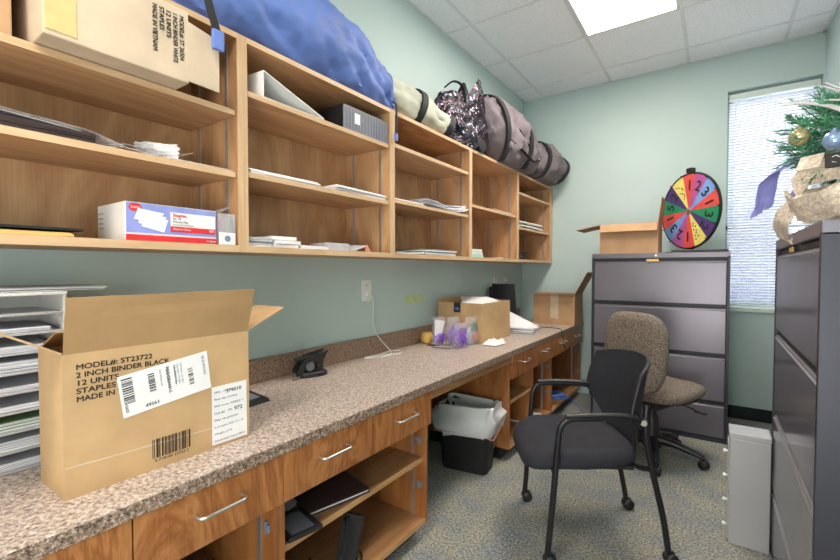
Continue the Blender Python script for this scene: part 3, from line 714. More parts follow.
# carton on the upper shelf (its lower front edge overhangs the shelf)
t = thing('carton', 'pale cardboard box with printed side, overhanging the top shelf at left', 'box', (-1.35, .46, 1.726))
a = R(7)
b = MB(); b.box(-1.555, -1.215, .300, .615, 1.728, 1.925, .004); b.build('carton_body', 'card2', t)
MB().slab([(-1.217, .604, 1.735), (-1.222, .705, 1.735), (-1.222, .705, 1.885), (-1.217, .604, 1.90)], .005).build('flap', 'card2', t)
MB().slab([(-1.2138, .303, 1.74), (-1.2138, .36, 1.74), (-1.2138, .36, 1.92), (-1.2138, .303, 1.92)], .0008).build('packing_tape', 'tape', t)
for i, s in enumerate(['MODEL#: ST 26504', '1 INCH BINDER WHITE', '12 UNITS', 'STAPLES', 'MADE IN VIETNAM']):
    text(t, s, (-1.2138, .590-i*.017, 1.905), (0, 0, -1), (0, 1, 0), [.12, .13, .07, .06, .12][i], .0115, bold=.05)
t = thing('carton', 'brown cardboard box at the extreme left of the top shelf, beside the pale box', 'box', (-1.42, .15, 1.726))
MB().box(-1.555, -1.300, -.03, .268, 1.726, 1.93, .004).build('carton_body', 'card3', t)
MB().slab([(-1.2985, .20, 1.73), (-1.2985, .235, 1.73), (-1.2985, .235, 1.93), (-1.2985, .20, 1.93)], .0008).build('packing_tape', 'tape', t)

# ------------------------------------------------------------- prize wheel on the far filing cabinet
FR = LOOSE
WC = Vector((-.172, 3.80, 1.648)); WR = .286; wa = R(-47)
t = thing('prize_wheel', 'numbered multicolour prize wheel standing on the far filing cabinet', 'prize wheel', (WC.x, WC.y, 1.33), wa)
def wT(d=0): return Matrix.Translation((0, d, WC.z-1.33)) @ Matrix.Rotation(R(90), 4, 'X')   # local disc facing -y
for nm, c in (('w_red', (212,80,76)), ('w_mag', (170,84,150)), ('w_blue', (110,150,206)), ('w_green', (28,134,92)), ('w_purp', (74,52,110)), ('w_yel', (222,208,112))): M[nm] = plain(nm.replace('w_', 'wheel_panel_'), c, .55)
MB().lathe([(WR-.003, -.012), (WR, -.012), (WR, .006), (WR-.008, .008), (WR-.010, .004), (WR-.010, -.006), (0, -.006)], n=72, T=wT()).build('rim', 'black', t, local=True, smooth=40)
b = MB(); seq = [0, 1, 2, 0, 3, 4, 5]*2; SEC = 2*math.pi/14; a00 = R(90)+R(13.5)
for i, k in enumerate(seq):
    b.cur = k; a0 = a00-i*SEC; P = [(0, 0, .0035)]+[((WR-.010)*math.cos(a0-SEC*j/6), (WR-.010)*math.sin(a0-SEC*j/6), .0035) for j in range(7)]
    b.add(P, [[0]+list(range(1, 8))], wT())
b.build('face', ['w_red', 'w_mag', 'w_blue', 'w_green', 'w_purp', 'w_yel'], t, local=True)
def wtext(s, i, sc=.075, rad=.195):
    a = a00-(i+.5)*SEC; up = Vector((math.cos(a), math.sin(a), 0)); rt = Vector((math.sin(a), -math.cos(a), 0))
    Mx = MW[t.name] @ wT(); O = Mx @ (up*(rad-sc/2)-rt*sc*.28+Vector((0, 0, .0042)))
    R3 = Mx.to_3x3(); text(t, s, O, R3 @ rt, R3 @ up, None, sc, mat='ink', name='numeral', bold=.05)
for i, s in {0: '1', 1: '2', 2: '3', 3: '1', 4: '3', 5: '2', 7: '1', 8: '2', 9: '3', 10: '1', 11: '5', 12: '2'}.items(): wtext(s, i)
b = MB()
for i in (6, 13):
    for q in range(9):
        a = a00-(i+.5)*SEC+R(random.uniform(-8, 8)); r_ = .11+.015*q
        b.lathe([(.006, .0036), (.006, .0046), (0, .0046)], (r_*math.cos(a), r_*math.sin(a), 0), 8, wT())
b.build('dots', 'ink', t, local=True)
for i in range(14):
    a = a00-i*SEC; b = MB(); b.lathe([(.004, .003), (.004, .022), (.0, .023)], ((WR-.006)*math.cos(a), (WR-.006)*math.sin(a), 0), 8, wT()); b.build('peg', 'black', t, local=True)
MB().lathe([(.020, .003), (.020, .010), (.008, .014), (0, .014)], n=20, T=wT()).build('hub', 'chrome', t, local=True, smooth=40)
zc = WC.z-1.33
MB().box(-.022, .022, .014, .030, .012, zc+WR+.028, .003).build('stand_post', 'black', t, local=True)
MB().box(-.024, .024, -.012, .030, zc+WR+.002, zc+WR+.036, .004).build('pointer', 'black', t, local=True)
MB().box(-.20, .17, -.05, .07, 0, .014, .004).build('stand_base', 'black', t, local=True)
t = thing('black_folder', 'thin black folder lying on the far filing cabinet in front of the prize wheel', 'folder', (-.08, 3.62, 1.33))
MB().box(-.27, .07, 3.592, 3.70, 1.331, 1.347, .004).build('cover', 'black', t)
MB().box(-.24, .05, 3.600, 3.69, 1.3475, 1.350).build('top_sheet', 'smoke', t)

# ------------------------------------------------------------- desk accessories
FR = BUILT_IN
# literature sorter
t = thing('literature_sorter', 'white multi-shelf paper sorter behind the large open box', 'paper sorter', (-1.45, .10, CT))
SX0, SX1, SY0, SY1 = -1.552, -1.33, -.22, .362; SH = .412
MB().box(SX0, SX1, SY0, SY0+.006, CT, CT+SH, .001).build('side_panel', 'whitep', t)
MB().box(SX0, SX1, SY1-.006, SY1, CT, CT+SH, .001).build('side_panel', 'whitep', t)
MB().box(SX0, SX0+.004, SY0, SY1, CT, CT+SH).build('back_panel', 'whitep', t)
MB().box(SX0, SX1+.002, SY0-.002, SY1+.002, CT+SH, CT+SH+.008, .002).build('top_panel', 'whitep', t)
zs = [CT+.004+i*.0455 for i in range(9)]
for z in zs: MB().box(SX0+.004, SX1, SY0+.006, SY1-.006, z-.003, z+.003, .001).build('shelf', 'lightmetal', t)
def stack(name, label, x0, x1, y0, y1, z, h, n, mat='white', cat='papers', group=None, jit=.006, rz=0, curl=0):
    t = thing(name, label, cat, ((x0+x1)/2, (y0+y1)/2, z), rz, group); hx = (x1-x0)/2; hy = (y1-y0)/2; dz = h/n
    mats = mat if isinstance(mat, list) else [mat]
    for m_ in range(len(mats)):
        b = MB()
        for i in range(n):
            if i % len(mats) != m_: continue
            T = Matrix.Translation((random.uniform(-jit, jit), random.uniform(-jit, jit), i*dz)) @ Matrix.Rotation(random.uniform(-jit, jit)*6, 4, 'Z')
            if curl: b.grid(lambda u, v: T @ Vector(((u-.5)*2*hx, (v-.5)*2*hy, dz*.9+curl*(abs(v-.5)*2)**2*(.3+.7*v)+curl*.35*noise.noise(Vector((u*3, v*4, i*.7+z*5))))), 10, 12, dz*.8)
            else: b.box(-hx, hx, -hy, hy, 0, dz*.86, 0, T)
        b.build('sheets', mats[m_], t, local=True)
    return t
for i, z in enumerate(zs[:-1]):
    stack('paper_stack', ['bundle of papers on the lowest shelf of the white sorter', 'bundle of papers on the second lowest shelf of the white sorter', 'green-edged papers in the white sorter', 'bundle of papers in the white sorter just above the green-edged ones', 'papers on the fifth shelf up in the white sorter', 'printed papers in the middle-upper shelf of the white sorter', 'papers in the white sorter, second shelf from its top', 'papers in the topmost slot of the white sorter'][i],
          SX0+.01, SX1-.006-.004*(i % 3), SY0+.012, SY1-.03, z+.0035, [.018, .022, .020, .012, .010, .024, .014, .010][i], 8, (['white', 'green', 'paper2'] if i == 2 else ['white', 'paper2']), group='papers in the white sorter', jit=.002)
t = stack('paper_stack', 'loose sheets lying on top of the white paper sorter', -1.55, -1.35, .02, .45, CT+SH+.009, .010, 4, ['white', 'paper2'], jit=.01)
# black tablet-like device
t = thing('card_reader', 'flat black device lying on the worktop right of the large box', 'device', (-1.38, .86, CT))
T = Matrix.Translation((-1.395, .855, CT)) @ Matrix.Rotation(R(3), 4, 'Z')
b = MB(); b.add([(-.09, -.075, 0), (.09, -.075, 0), (.09, .075, 0), (-.09, .075, 0), (-.085, -.07, .030), (.085, -.07, .012), (.085, .07, .012), (-.085, .07, .030)], [(3,2,1,0), (4,5,6,7), (0,1,5,4), (1,2,6,5), (2,3,7,6), (3,0,4,7)], T)
b.build('body', 'black', t); b = MB(); b.add([(-.06, -.055, .0275), (.06, -.055, .0148), (.06, .055, .0148), (-.06, .055, .0275)], [(0, 1, 2, 3)], T); b.build('screen', 'smoke', t)
# black desk stand with fins (hole punch)
PT = Matrix.Translation((-1.475, 1.27, CT)) @ Matrix.Rotation(R(-18), 4, 'Z')
t = thing('hole_punch', 'black plastic hole punch with curved fins against the backsplash', 'hole punch', (-1.475, 1.27, CT))
b = MB()
n = 28; prof = [(0, 1.0), (.010, 1.02), (.018, .97), (.022, .86)]
vs = []; 
for z, s in prof:
    for k in range(n): a = 2*math.pi*k/n; vs.append((.042*s*math.copysign(abs(math.cos(a))**.75, math.cos(a)), .068*s*math.copysign(abs(math.sin(a))**.75, math.sin(a)), z))
fs = [(i*n+k, i*n+(k+1) % n, (i+1)*n+(k+1) % n, (i+1)*n+k) for i in range(3) for k in range(n)]+[list(range(n))[::-1], [3*n+k for k in range(n)]]
b.add(vs, fs, PT); b.build('base', 'black', t, smooth=50)
for xx in (-.026, .026):
    b = MB(); P = [(-.080, .018), (-.074, .042), (-.056, .070), (-.030, .088), (.000, .098), (.040, .104), (.066, .110), (.055, .092), (.043, .070), (.038, .045), (.040, .018), (.026, .018), (.024, .045), (.012, .066), (-.010, .072), (-.036, .060), (-.050, .040), (-.050, .018)]
    b.prism(P, xx-.005, xx+.005, 'x', PT); b.build('fin', 'black', t)
b = MB(); b.lathe([(.0, -.018), (.020, -.018), (.024, 0), (.020, .018), (0, .018)], n=20, T=PT @ Matrix.Translation((0, -.015, .045)) @ Matrix.Rotation(R(90), 4, 'Y')); b.build('roller', 'smoke', t, smooth=40)
b = MB(); b.box(-.024, .024, -.06, .04, .082, .092, .003, PT @ Matrix.Rotation(R(10), 4, 'X')); b.build('handle_bar', 'black', t)
MB().cyl(PT @ Vector((.02, -.06, .008)), PT @ Vector((.05, -.105, .004)), .004, 8).build('lever', 'chrome', t)
# apple
t = thing('apple', 'yellow and red apple on the worktop against the backsplash', 'apple', (-1.505, 2.235, CT))
MB().lathe([(.0, .010), (.012, .004), (.024, .003), (.036, .015), (.042, .034), (.041, .052), (.032, .068), (.018, .074), (.006, .068), (0, .062)], n=24).build('fruit', 'apple', t, local=True, smooth=80)
MB().tube([(0, 0, .062), (.002, .001, .075), (.006, .002, .086)], .0015, 6).build('stem', 'brown', t, local=True)
# pens
for i, (p, q, m_, lb) in enumerate([((-1.452, 2.16), (-1.395, 2.205), 'black', 'black pen lying just left of the gift bags'), ((-1.40, 2.12), (-1.28, 2.15), 'smoke', 'long clear grey pen lying in front of the gift bags')]):
    t = thing('pen', lb, 'pen', (p[0], p[1], CT)); A = Vector((*p, CT+.006)); B = Vector((*q, CT+.006)); d = (B-A).normalized()
    MB().tube([A, A+d*.012, B], [.001, .0045, .0048], 10).build('barrel', m_, t, smooth=50); MB().tube([B-d*.03+Vector((0, 0, .005)), B+Vector((0, 0, .005))], .0012, 6).build('clip', 'chrome', t)
# cellophane gift bags
def gift(x, y, hh, ww, rz, lab, kind):
    t = thing('gift_bag', lab, 'gift bag', (x, y, CT), rz, None)
    b = MB(); n = 26; lv = []
    for j in range(13):
        v = j/12; wx = ww*(1-.12*v)*(1 if v > .04 else .9); wy = ww*.62*(1-.72*v**1.4)
        ring = []
        for k in range(n):
            a = 2*math.pi*k/n; c = math.copysign(abs(math.cos(a))**.7, math.cos(a)); s = math.copysign(abs(math.sin(a))**.7, math.sin(a))
            w_ = .006*noise.noise(Vector((c*2+x*9, s*2+y*7, v*5)))+.005*abs(noise.noise(Vector((c*5, s*5+x, v*9))))
            ring.append((c*(wy+w_), s*(wx+w_), hh*v+(.012*noise.noise(Vector((k*.7, x*5, 0))) if j == 12 else 0)))
        lv += ring
    fs = [(j*n+k, j*n+(k+1) % n, (j+1)*n+(k+1) % n, (j+1)*n+k) for j in range(12) for k in range(n)]+[list(range(n))[::-1]]
    b.add(lv, fs); b.build('cellophane_wrap', 'cellophane', t, local=True, smooth=60)
    # crumpled filling
    def blob(z0, z1, r, mat, name, s):
        b = MB(); vs = []; m_ = 18
        for j in range(9):
            v = j/8; rr_ = math.sin(math.pi*min(.97, max(.05, v)))**.5*r
            for k in range(m_):
                a = 2*math.pi*k/m_; w_ = 1+.28*noise.noise(Vector((math.cos(a)*3+s, math.sin(a)*3, v*5)))
                vs.append((math.cos(a)*rr_*.55*w_, math.sin(a)*rr_*w_, z0+(z1-z0)*v))
        fs = [(j*m_+k, j*m_+(k+1) % m_, (j+1)*m_+(k+1) % m_, (j+1)*m_+k) for j in range(8) for k in range(m_)]+[list(range(m_))[::-1], [8*m_+k for k in range(m_)]]
        b.add(vs, fs); b.build(name, mat, t, local=True, smooth=40)
    blob(.004, hh*(.42 if kind == 0 else .62), ww*.85, 'purple' if kind != 2 else 'paper2', 'tissue_filling', x)
    if kind == 0: 
        b = MB(); b.slab([(.004, -ww*.7, hh*.35), (.004, ww*.3, hh*.30), (.010, ww*.75, hh*.85), (.0, -ww*.6, hh*.92)], .004); b.build('card', 'white', t, local=True)
    # printed swirl on the front
    for q, (m_, zf, rr_) in enumerate([('purple' if kind != 2 else 'teala', .62, .034), ('purple' if kind != 2 else 'orange', .30, .028)]):
        if kind == 0 and q == 0: continue
        pts = []
        for i in range(40):
            a = i*.42; r_ = rr_*(.15+.85*i/40); zz = zf*hh+math.sin(a)*r_; v = zz/hh
            xf = ww*.62*(1-.72*max(0, v)**1.4)+.006; pts.append((xf*(1-.25*(math.cos(a)*r_/ww)**2)+.004, math.cos(a)*r_, zz))
        MB().tube(pts, .0024, 5).build('swirl_print', m_, t, local=True)
gift(-1.415, 2.235, .175, .052, R(-18), 'clear gift bag with a white card and purple tissue, leftmost of the four', 0)
gift(-1.345, 2.290, .175, .056, R(-15), 'clear gift bag with a purple swirl, second from the left of the four', 1)
gift(-1.262, 2.235, .150, .054, R(-20), 'clear gift bag with purple tissue at the front of the four', 1)
gift(-1.262, 2.372, .175, .054, R(-15), 'clear gift bag with teal and salmon swirls, rightmost of the four', 2)
# crumpled tissue
b = MB(); 
def tf(u, v):
    x = (u-.5)*.10; y = (v-.5)*.15; e = 1-max(abs(u-.5), abs(v-.5))*2
    return (-1.135+x, 2.445+y, CT+.004+max(0, min(1, e*3))*(.020+.020*noise.noise(Vector((x*38, y*30, 1))))+.002)
b.grid(tf, 22, 26, .002); b.build('crumpled_tissue', 'white', label='crumpled white tissue on the worktop right of the gift bags', cat='tissue', smooth=60)
# papers in carton 2
t = thing('paper_stack', 'white papers sticking out of the box behind the gift bags', 'papers', (-1.37, 2.63, CT+.24))
b = MB()
for i in range(6):
    T = Matrix.Translation((-1.36, 2.63, CT+.235+i*.003)) @ Euler((R(3+i*1.2), R(-4+i), R(-12+i*9))).to_matrix().to_4x4(); b.box(-.10, .10, -.14, .15, 0, .0012, 0, T)
b.build('sheets', 'white', t)
# dark mesh organiser behind it
t = thing('mesh_file_holder', 'tall black mesh file holder standing on the worktop against the wall', 'file holder', (-1.43, 3.21, CT))
MB().slab([(-1.53, 3.20, CT+.002), (-1.285, 3.20, CT+.002), (-1.318, 3.20, CT+.350), (-1.505, 3.20, CT+.350)], .004).build('mesh_panel', 'meshfab', t)
b = MB(); b.tube([(-1.53, 3.20, CT+.006), (-1.285, 3.20, CT+.006), (-1.318, 3.20, CT+.352), (-1.505, 3.20, CT+.352)], .006, 8, True); b.build('wire_frame', 'black', t)
MB().box(-1.54, -1.48, 3.21, 3.32, CT, CT+.33, .004).build('side_box', 'black', t)
MB().box(-1.53, -1.33, 3.19, 3.32, CT, CT+.012, .004).build('foot', 'black', t)
for i, y in enumerate((3.378, 3.589)):
    t = thing('wall_hook', ['small white hook on the wall, left of the pair above the black file holder', 'small clear hook on the wall, right of the pair above the black file holder'][i], 'hook', (XL+.002, y, 1.095))
    MB().box(XL, XL+.004, y-.010, y+.010, 1.09, 1.135, .003).build('plate', 'whitep', t); MB().tube(spline([(XL+.003, y, 1.11), (XL+.018, y, 1.095), (XL+.024, y, 1.105), (XL+.022, y, 1.118)], 5), .003, 8).build('prong', 'chrome', t)
# paper pile at the far end
stack('paper_stack', 'thick pile of papers on the worktop in front of the far cardboard box', -1.30, -1.10, 2.95, 3.23, CT, .040, 10, ['paper2', 'white', 'white', 'smoke'], jit=.012, rz=R(12))
t = thing('envelope', 'white envelope leaning on top of the thick pile of papers', 'envelope', (-1.19, 3.08, CT+.04), R(25))
b = MB(); b.slab([(-.11, -.13, .004), (.10, -.12, .004), (.08, .13, .010), (-.11, .10, .105)], .004); b.build('paper', 'white', t, local=True)
b = MB(); b.slab([(.02, -.03, .0118), (.05, -.03, .0115), (.05, .03, .013), (.02, .03, .0135)], .003); b.build('window', 'teala', t, local=True)
# cords
pts = spline([(-1.553, 1.742, 1.075), (-1.548, 1.765, 1.05), (-1.552, 1.775, .98), (-1.55, 1.768, .912), (-1.546, 1.80, .84), (-1.52, 1.845, .775), (-1.50, 1.86, CT+.012), (-1.46, 1.80, CT+.004), (-1.49, 1.70, CT+.004), (-1.525, 1.67, CT+.003), (-1.50, 1.76, CT+.006), (-1.52, 1.90, CT+.006), (-1.48, 1.93, CT+.004), (-1.44, 1.87, CT+.004), (-1.47, 1.76, CT+.007), (-1.43, 1.70, CT+.003)], 8)
t = thing('charging_cable', 'thin white charging cable hanging from the wall outlet onto the worktop', 'cable', (-1.50, 1.8, CT))
MB().tube(pts, .0024, 6).build('cord', 'whitep', t, smooth=60)
MB().box(XL+.007, XL+.026, 1.728, 1.752, 1.062, 1.088, .003).build('plug', 'whitep', t)
t = thing('power_outlet', 'wall outlet with a white cover plate above the backsplash', 'outlet', (XL, 1.739, 1.034))
MB().box(XL, XL+.006, 1.700, 1.778, 1.034, 1.148, .003).build('cover_plate', 'whitep', t)
for z in (1.066, 1.116):
    b = MB().lathe([(.017, 0), (.017, .0015), (0, .0015)], n=20, T=Matrix.Translation((XL+.006, 1.739, z)) @ Matrix.Rotation(R(90), 4, 'Y')).build('socket', 'trim', t)
    c = MB()
    for yy in (-.006, .006): c.box(XL+.0072, XL+.0082, 1.739+yy-.001, 1.739+yy+.001, z, z+.008)
    c.build('slot', 'ink', b)
for i in range(3):
    y = 2.105+i*.072; MB().box(XL, XL+.0016, y, y+.052, .992, 1.045, .0005).build('sticky_note', 'note', group='sticky notes on the wall', label=['leftmost of the three yellow-green notes stuck on the wall', 'middle of the three yellow-green notes stuck on the wall', 'rightmost of the three yellow-green notes stuck on the wall'][i], cat='note')
b = MB(); b.tube(spline([(-1.22, 3.30, CT+.006), (-1.13, 3.34, CT+.010), (-1.02, 3.36, CT+.006), (-.972, 3.30, CT+.004), (-.955, 3.27, CT-.03), (-.940, 3.27, .62), (-.935, 3.33, .585), (-.94, 3.42, .60)], 8), .0035, 6)
b.build('black_cable', 'black', label='black cord draped over the front edge of the worktop near its far end', cat='cable', smooth=60)

# ------------------------------------------------------------- things on the upper shelves
Z1 = UZ0+.022; ZA1, ZA2 = 1.525, 1.725
# A middle: brown folders in plastic, mailer
t = stack('folder_stack', 'stack of dark brown folders under a plastic sleeve on the middle shelf, left bay', -1.55, -1.292, -.02, .418, ZA1, .026, 6, 'brown', 'folders', jit=.002)
t = thing('plastic_sleeve', 'clear plastic sleeve of papers lying over the dark brown folders', 'sleeve', (-1.42, .2, ZA1+.026))
b = MB(); b.grid(lambda u, v: (-1.55+.262*u, -.02+.50*v, ZA1+.0275+.066*(1-v)*max(0, 1-abs(u-.72)*1.9)+(-.018*max(0, (v-.85)/.15) if v > .85 else 0)+.003*noise.noise(Vector((u*5, v*9, 2)))), 14, 22, .0012); b.build('sleeve_sheet', 'clear', t, smooth=60)
b = MB(); b.grid(lambda u, v: (-1.54+.244*u, -.01+.40*v, ZA1+.0272+.054*(1-v)*max(0, 1-abs(u-.75)*2)), 8, 10, .001); b.build('insert_sheet', 'white', t, smooth=60)
t = thing('plastic_mailer', 'crumpled white plastic mailer on the middle shelf, left bay', 'mailer', (-1.40, .53, ZA1))
b = MB(); b.grid(lambda u, v: (-1.52+.225*u, .425+.24*v, ZA1+.003+.034*max(0, math.sin(math.pi*v))*(.5+.5*math.sin(math.pi*u))+.008*abs(noise.noise(Vector((u*6, v*6, 5))))+(.032*max(0, (v-.8)/.2) if v > .8 else 0)*(u > .6)), 16, 18, .0015); b.build('film', 'clear', t, smooth=50)
b = MB(); b.grid(lambda u, v: (-1.50+.19*u, .44+.12*v, ZA1+.004+.016*math.sin(math.pi*v)*(.6+.4*noise.noise(Vector((u*9, v*9, 1))))), 14, 12, .0015); b.build('contents', 'white', t, smooth=50)
b = MB(); b.grid(lambda u, v: (-1.36+.065*u+.02*noise.noise(Vector((u*5, v*6, 8))), .535+.085*u+.02*noise.noise(Vector((u*6, v*5, 3))), ZA1+.003+.045*v), 14, 12, .0015); b.build('crumpled_end', 'white', t, smooth=50)
stack('paper_stack', 'few buff sheets at the right end of the middle shelf, left bay', -1.52, -1.295, .60, .79, ZA1, .006, 4, ['card2', 'white'], jit=.006)
# A bottom
t = thing('manila_envelope', 'rolled manila envelope on the bottom shelf, left bay', 'envelope', (-1.42, .2, Z1))
b = MB(); b.grid(lambda u, v: (-1.50+.21*u, -.02+.41*v-.02*u, Z1+.002+.016*math.sin(math.pi*min(1, u*1.0))**.6), 14, 6, .002); b.build('envelope_body', 'manila', t, smooth=60)
t = thing('black_folder', 'black folder on the bottom shelf behind the rolled manila envelope', 'folder', (-1.47, .2, Z1))
MB().slab([(-1.562, -.05, Z1+.022), (-1.33, -.05, Z1+.0225), (-1.33, .40, Z1+.0225), (-1.562, .40, Z1+.022)], .006).build('cover', 'black', t)
t = thing('envelope_box', 'white and blue box of envelopes with a red stripe on the bottom shelf, left bay', 'box', (-1.36, .60, Z1))
TB = Matrix.Translation((-1.288, .729, Z1+.0005)) @ Matrix.Rotation(R(0), 4, 'Z')
MB().box(-1.475, -1.288, .478, .729, Z1+.0005, Z1+.104, .0015).build('carton', 'whitep', t)
fx = -1.2872
sheet(t, [(fx, .480, Z1+.022), (fx, .728, Z1+.022), (fx, .728, Z1+.1025), (fx, .480, Z1+.1025)], .0006, 'lilac', 'blue_panel')
sheet(t, [(fx, .479, Z1+.001), (fx, .729, Z1+.001), (fx, .729, Z1+.017), (fx, .479, Z1+.017)], .0008, 'red', 'red_stripe')
fx += .0006
pn = sheet(t, [(fx, .592, Z1+.030), (fx, .724, Z1+.030), (fx, .724, Z1+.086), (fx, .592, Z1+.086)], .0008, 'white', 'title_panel')
sheet(t, [(fx+.0006, .592, Z1+.030), (fx+.0006, .724, Z1+.030), (fx+.0006, .724, Z1+.046), (fx+.0006, .592, Z1+.046)], .0006, 'red', 'title_stripe')
for k, (dy, dz, rr_) in enumerate([(0, 0, 0), (.010, -.010, 4), (.018, -.018, 8)]):
    q = fx+.0004+.0003*(2-k); sheet(t, [(q, .498+dy, Z1+.058+dz), (q, .556+dy, Z1+.052+dz-.004*k), (q, .575+dy*.6, Z1+.080+dz), (q, .508+dy, Z1+.088+dz)], .0004, 'white', 'envelope_picture')
MB().lathe([(.0, 0), (.016, 0), (.016, .0006), (0, .0006)], n=24, T=Matrix.Translation((fx, .502, Z1+.090)) @ Matrix.Rotation(R(90), 4, 'Y') @ Matrix.Diagonal((.7, 1, 1, 1))).build('red_badge', 'red', t)
text(t, 'STAPLES', (fx+.0008, .490, Z1+.0875), TY, TZ, .024, .005, mat='white')
text(t, 'Staples.', (fx+.0010, .598, Z1+.0745), TY, TZ, .040, .009, mat='red', bold=.04)
text(t, 'No. 10', (fx+.0010, .598, Z1+.0655), TY, TZ, .022, .006)
text(t, 'Privacy Flat', (fx+.0010, .598, Z1+.0570), TY, TZ, .042, .006)
text(t, 'Security-Tint Envelopes', (fx+.0010, .598, Z1+.0490), TY, TZ, .060, .005, mat='greyink')
text(t, 'Easy-to-Close', (fx+.0014, .598, Z1+.0360), TY, TZ, .050, .006, mat='white'); text(t, '500', (fx+.0014, .704, Z1+.0360), TY, TZ, .014, .007, mat='white')
text(t, 'envelopes', (fx+.0006, .695, Z1+.006), TY, TZ, .030, .006, mat='white')
for i in range(4): text(t, ['No. 10', 'Privacy', 'Flat', '500'][i], (-1.465, .4776, Z1+.078-.014*i), (1, 0, 0), TZ, .03, .006, mat='greyink')
t = thing('clear_card_box', 'small clear plastic box with a white band, right of the envelope box', 'box', (-1.33, .763, Z1))
b = MB(); q = (.735, .793); b.box(-1.38, -1.287, q[0], q[1], Z1, Z1+.002).box(-1.38, -1.378, q[0], q[1], Z1, Z1+.10).box(-1.289, -1.287, q[0], q[1], Z1, Z1+.10).box(-1.38, -1.287, q[0], q[0]+.002, Z1, Z1+.10).box(-1.38, -1.287, q[1]-.002, q[1], Z1, Z1+.10)
b.build('case', 'clear', t)
MB().box(-1.2866, -1.2858, q[0]+.001, q[1]-.001, Z1+.001, Z1+.040).build('paper_band', 'white', t)
MB().lathe([(0, 0), (.010, 0), (.010, .0006), (0, .0006)], n=20, T=Matrix.Translation((-1.2858, .765, Z1+.020)) @ Matrix.Rotation(R(90), 4, 'Y')).build('teal_dot', 'bauble', t)
MB().slab([(-1.375, .738, Z1+.10), (-1.292, .738, Z1+.10), (-1.30, .785, Z1+.125), (-1.37, .785, Z1+.125)], .0015).build('lid_flap', 'clear', t)
for i, (m_, y_) in enumerate((('red', .748), ('green', .758), ('orange', .770), ('green', .780))): MB().slab([(-1.37, y_, Z1+.003), (-1.295, y_, Z1+.003), (-1.295, y_+.004, Z1+.09), (-1.37, y_+.004, Z1+.09)], .0012).build('card', m_, t)
# bay B
ZB1, ZB2 = 1.535, 1.802
t = thing('ring_binder', 'open white ring binder lying on the top shelf of the bay under the blue bag', 'binder', (-1.36, 1.02, ZB2))
b = MB(); b.slab([(-1.53, .875, ZB2+.002), (-1.288, .900, ZB2+.002), (-1.288, 1.175, ZB2+.002), (-1.53, 1.175, ZB2+.002)], .003)
b.build('cover', 'whitep', t)
MB().slab([(-1.53, .875, ZB2+.088), (-1.288, .905, ZB2+.092), (-1.288, 1.18, ZB2+.005), (-1.53, 1.175, ZB2+.005)], .003).build('cover', 'whitep', t)
MB().slab([(-1.53, .874, ZB2+.002), (-1.288, .904, ZB2+.002), (-1.288, .904, ZB2+.092), (-1.53, .874, ZB2+.088)], .003).build('spine', 'whitep', t)
b = MB()
for x in (-1.35, -1.41, -1.47): b.tube([(x, .93+.028*math.cos(a), ZB2+.034+.026*math.sin(a)) for a in [2*math.pi*k/16 for k in range(16)]], .0018, 6, True)
b.build('ring_set', 'chrome', t)
t = thing('ring_binder', 'dark grey ribbed binder lying on the top shelf of the bay under the blue bag', 'binder', (-1.40, 1.44, ZB2))
MB().box(-1.53, -1.288, 1.285, 1.578, ZB2+.001, ZB2+.004).build('cover', 'smoke', t)
MB().box(-1.2895, -1.287, 1.285, 1.578, ZB2+.001, ZB2+.100, .001).build('spine', 'smoke', t, label='grey ribbed spine')
b = MB()
for k in range(14): b.box(-1.2872, -1.2862, 1.30+k*.0195, 1.306+k*.0195, ZB2+.008, ZB2+.095)
b.build('rib_pattern', 'rib', t)
MB().box(-1.2865, -1.2852, 1.352, 1.385, ZB2+.035, ZB2+.080).build('spine_label', 'white', t)
MB().slab([(-1.53, 1.275, ZB2+.090), (-1.288, 1.285, ZB2+.100), (-1.288, 1.578, ZB2+.100), (-1.53, 1.578, ZB2+.090)], .003).build('cover', 'black', t)
MB().slab([(-1.53, 1.278, ZB2+.004), (-1.292, 1.284, ZB2+.004), (-1.292, 1.284, ZB2+.098), (-1.53, 1.278, ZB2+.088)], .002).build('page_block', 'black', t)
stack('paper_stack', 'long low white paper stack, left of the middle shelf under the blue bag', -1.53, -1.292, .85, 1.155, ZB1, .017, 4, 'white', jit=.005)
stack('paper_stack', 'white paper stack, right end of the middle shelf under the blue bag', -1.53, -1.290, 1.24, 1.57, ZB1, .026, 5, ['white', 'white', 'paper2'], jit=.006)
stack('paper_stack', 'stack of grey-white forms, left end of the bottom shelf under the blue bag', -1.53, -1.30, .842, .945, Z1, .034, 5, ['white', 'paper2', 'smoke'], jit=.003)
stack('paper_stack', 'tallest white paper bundle on the bottom shelf, bay under the blue bag', -1.53, -1.296, .950, 1.055, Z1, .044, 3, 'white', jit=.006)
stack('paper_stack', 'low flat bundle of paper on the bottom shelf right of the tallest bundle', -1.50, -1.290, 1.06, 1.20, Z1, .014, 3, 'white', jit=.004)
t = thing('card_box', 'small grey card box, right end of the bottom shelf under the blue bag', 'box', (-1.36, 1.33, Z1))
MB().box(-1.44, -1.33, 1.235, 1.36, Z1, Z1+.034, .001).build('box_body', 'paper2', t)
MB().slab([(-1.42, 1.37, Z1+.004), (-1.31, 1.375, Z1+.004), (-1.31, 1.46, Z1+.030), (-1.42, 1.45, Z1+.034)], .002).build('printed_flap', 'paper2', t)
MB().slab([(-1.312, 1.445, Z1+.001), (-1.30, 1.47, Z1+.001), (-1.31, 1.455, Z1+.034), (-1.32, 1.45, Z1+.034)], .002).build('red_edge', 'orange', t)
